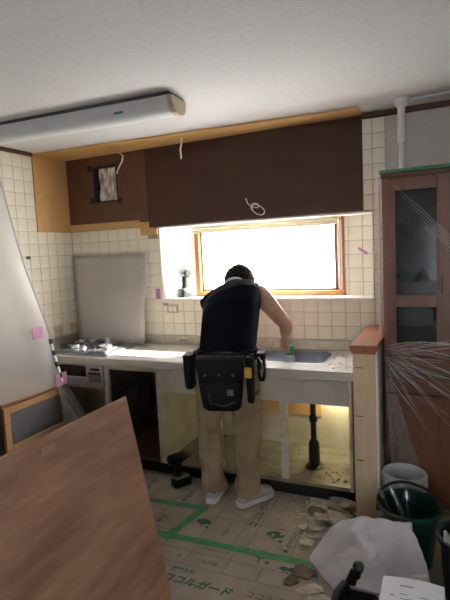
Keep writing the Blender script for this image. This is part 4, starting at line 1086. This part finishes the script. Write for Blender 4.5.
# demolition debris -----------------------------------------------------------
rg = random.Random(21)
frag_groups = 'broken board fragments on the floor'
def fragment(c, sx, sy, th, rz, tilt, tdir, mt, label):
    n = rg.randint(5, 7)
    pts = []
    for k in range(n):
        a = 2 * PI * k / n + rg.uniform(-.25, .25); r = rg.uniform(.75, 1.15)
        pts.append(Vector((sx * r * math.cos(a), sy * r * math.sin(a), 0)))
    mb = MB().prism(pts, (0, 0, th * .7))
    Rm = Matrix.Rotation(rz, 3, 'Z') @ Matrix.Rotation(tilt, 3, Vector((math.cos(tdir), math.sin(tdir), 0)))
    for v in mb.bm.verts: v.co = Rm @ v.co
    zmin = min(v.co.z for v in mb.bm.verts)
    for v in mb.bm.verts: v.co += Vector((c[0], c[1], c[2] - zmin))
    tag(obj('board_fragment', mb, mt), label, 'fragment', frag_groups)
frs = [((2.345, -.72, .002), .07, .05, .012, .3, .10, 0, 'debris', 'tan board fragment at the left of the debris heap'),
       ((2.45, -.69, .002), .10, .05, .012, -.5, .22, 1, 'debris', 'long tan board fragment lying toward the toe kick'),
       ((2.40, -.635, .002), .09, .06, .012, .9, .16, 2, 'debris', 'flat board fragment nearest the toe kick'),
       ((2.50, -.80, .002), .10, .06, .014, -.4, .3, .5, 'debris', 'large board fragment against the partition post foot'),
       ((2.40, -.80, .02), .06, .05, .012, .2, .35, 2.5, 'debris_pale', 'pale board fragment in the middle of the heap'),
       ((2.33, -.82, .002), .045, .035, .014, .8, .3, 1.5, 'debris_pale', 'small pale chunk at the left edge of the heap'),
       ((2.30, -.90, .002), .04, .03, .012, .1, .2, 4, 'debris_pale', 'small pale chunk beside the tape end'),
       ((2.43, -.92, .002), .08, .05, .014, 1.2, .25, 3, 'debris', 'board fragment just behind the white sack'),
       ((2.53, -.94, .002), .07, .05, .012, .4, .3, 0, 'debris_brown', 'brown fragment behind the white sack'),
       ((2.36, -.96, .002), .05, .03, .010, .9, .2, 2, 'debris_pale', 'narrow pale splinter beside the white sack'),
       ((2.50, -.68, .05), .06, .03, .012, 1.4, .3, 1, 'debris', 'tan fragment lying on top of the heap'),
       ((2.45, -.76, .045), .05, .035, .010, .2, .4, 2, 'debris_brown', 'brown fragment resting on the heap'),
       ((2.40, -1.27, .002), .06, .05, .014, .4, .2, 0, 'debris_brown', 'brown fragment in front of the sack tip'),
       ((2.47, -1.40, .002), .08, .05, .014, 1.0, .25, 2, 'debris', 'tan fragment in the foreground left of the tool bag'),
       ((2.44, -1.55, .002), .07, .05, .014, .2, .2, 1, 'debris_brown', 'brown fragment at the bottom edge left of the tool bag'),
       ((2.56, -1.62, .002), .06, .05, .014, 2.0, .3, 3, 'debris_brown', 'brown fragment tucked against the tool bag')]
frs += [((2.36, -.66, .018), .11, .06, .012, .2, .12, 1, 'debris', 'wide tan board fragment on the back of the heap'),
        ((2.47, -.61, .030), .10, .045, .012, -.45, .2, 0, 'debris', 'long fragment leaning toward the partition'),
        ((2.50, -.86, .040), .09, .05, .012, -.6, .3, 1, 'debris', 'tan slab on the heap above the white sack'),
        ((2.43, -.85, .050), .07, .045, .010, .5, .25, 3, 'debris', 'tan slab at the top of the heap'),
        ((2.38, -.89, .012), .07, .05, .012, 1.1, .2, 2, 'debris_pale', 'pale slab low in the heap'),
        ((2.35, -1.03, .002), .06, .03, .010, .7, .15, 1, 'debris_pale', 'pale splinter lying on the tape end'),
        ((2.35, -.77, .030), .05, .03, .012, .2, .5, 0, 'debris_brown', 'small brown chip on the left of the heap'),
        ((2.36, -1.36, .002), .05, .035, .012, 1.3, .15, 1, 'debris_brown', 'small brown chip below the tape end'),
        ((2.54, -1.48, .012), .08, .05, .014, .6, .3, 1, 'debris', 'tan slab under the front of the sack')]
for f in frs: fragment(*f)
# crumbs nobody could count
mb = MB(); rg = random.Random(4)
def crumb(x, y, z, r):
    g = bmesh.ops.create_icosphere(mb.bm, subdivisions=1, radius=r)
    for v in g['verts']: v.co = Vector((v.co.x * rg.uniform(.7, 1.3) + x, v.co.y * rg.uniform(.7, 1.3) + y, max(z + .0005, v.co.z * .6 + z + r * .4)))
for i in range(420):
    a = rg.gauss(0, 1); b = rg.gauss(0, 1)
    x, y = 2.42 + a * .14, -.80 + b * .17
    if x > 2.55 and y > -.71: continue
    if y > -.56: continue
    crumb(x, y, .0005, rg.uniform(.003, .011))
for i in range(70): crumb(rg.uniform(2.06, 2.5), rg.uniform(-1.15, -.56), .0005, rg.uniform(.002, .005))
o = obj('floor_crumbs', mb, 'debris_pale'); o['kind'] = 'stuff'; tag(o, 'plaster crumbs scattered over the floor boards', 'rubble')
mb = MB()
for i in range(40): crumb(rg.uniform(1.7, 2.5), rg.uniform(-.57, -.2), .1305, rg.uniform(.003, .010))
for i in range(20): crumb(rg.uniform(2.3, 2.5), rg.uniform(-.57, -.40), .1305, rg.uniform(.003, .010))
o = obj('shelf_crumbs', mb, 'debris_brown'); o['kind'] = 'stuff'; tag(o, 'dark crumbs on the floor of the open sink unit', 'rubble')
mb = MB()
for i in range(50): crumb(rg.uniform(2.36, 2.54), rg.uniform(-.60, -.1), .8505, rg.uniform(.002, .006))
o = obj('worktop_crumbs', mb, 'debris_brown'); o['kind'] = 'stuff'; tag(o, 'dark crumbs on the worktop beside the partition', 'rubble')
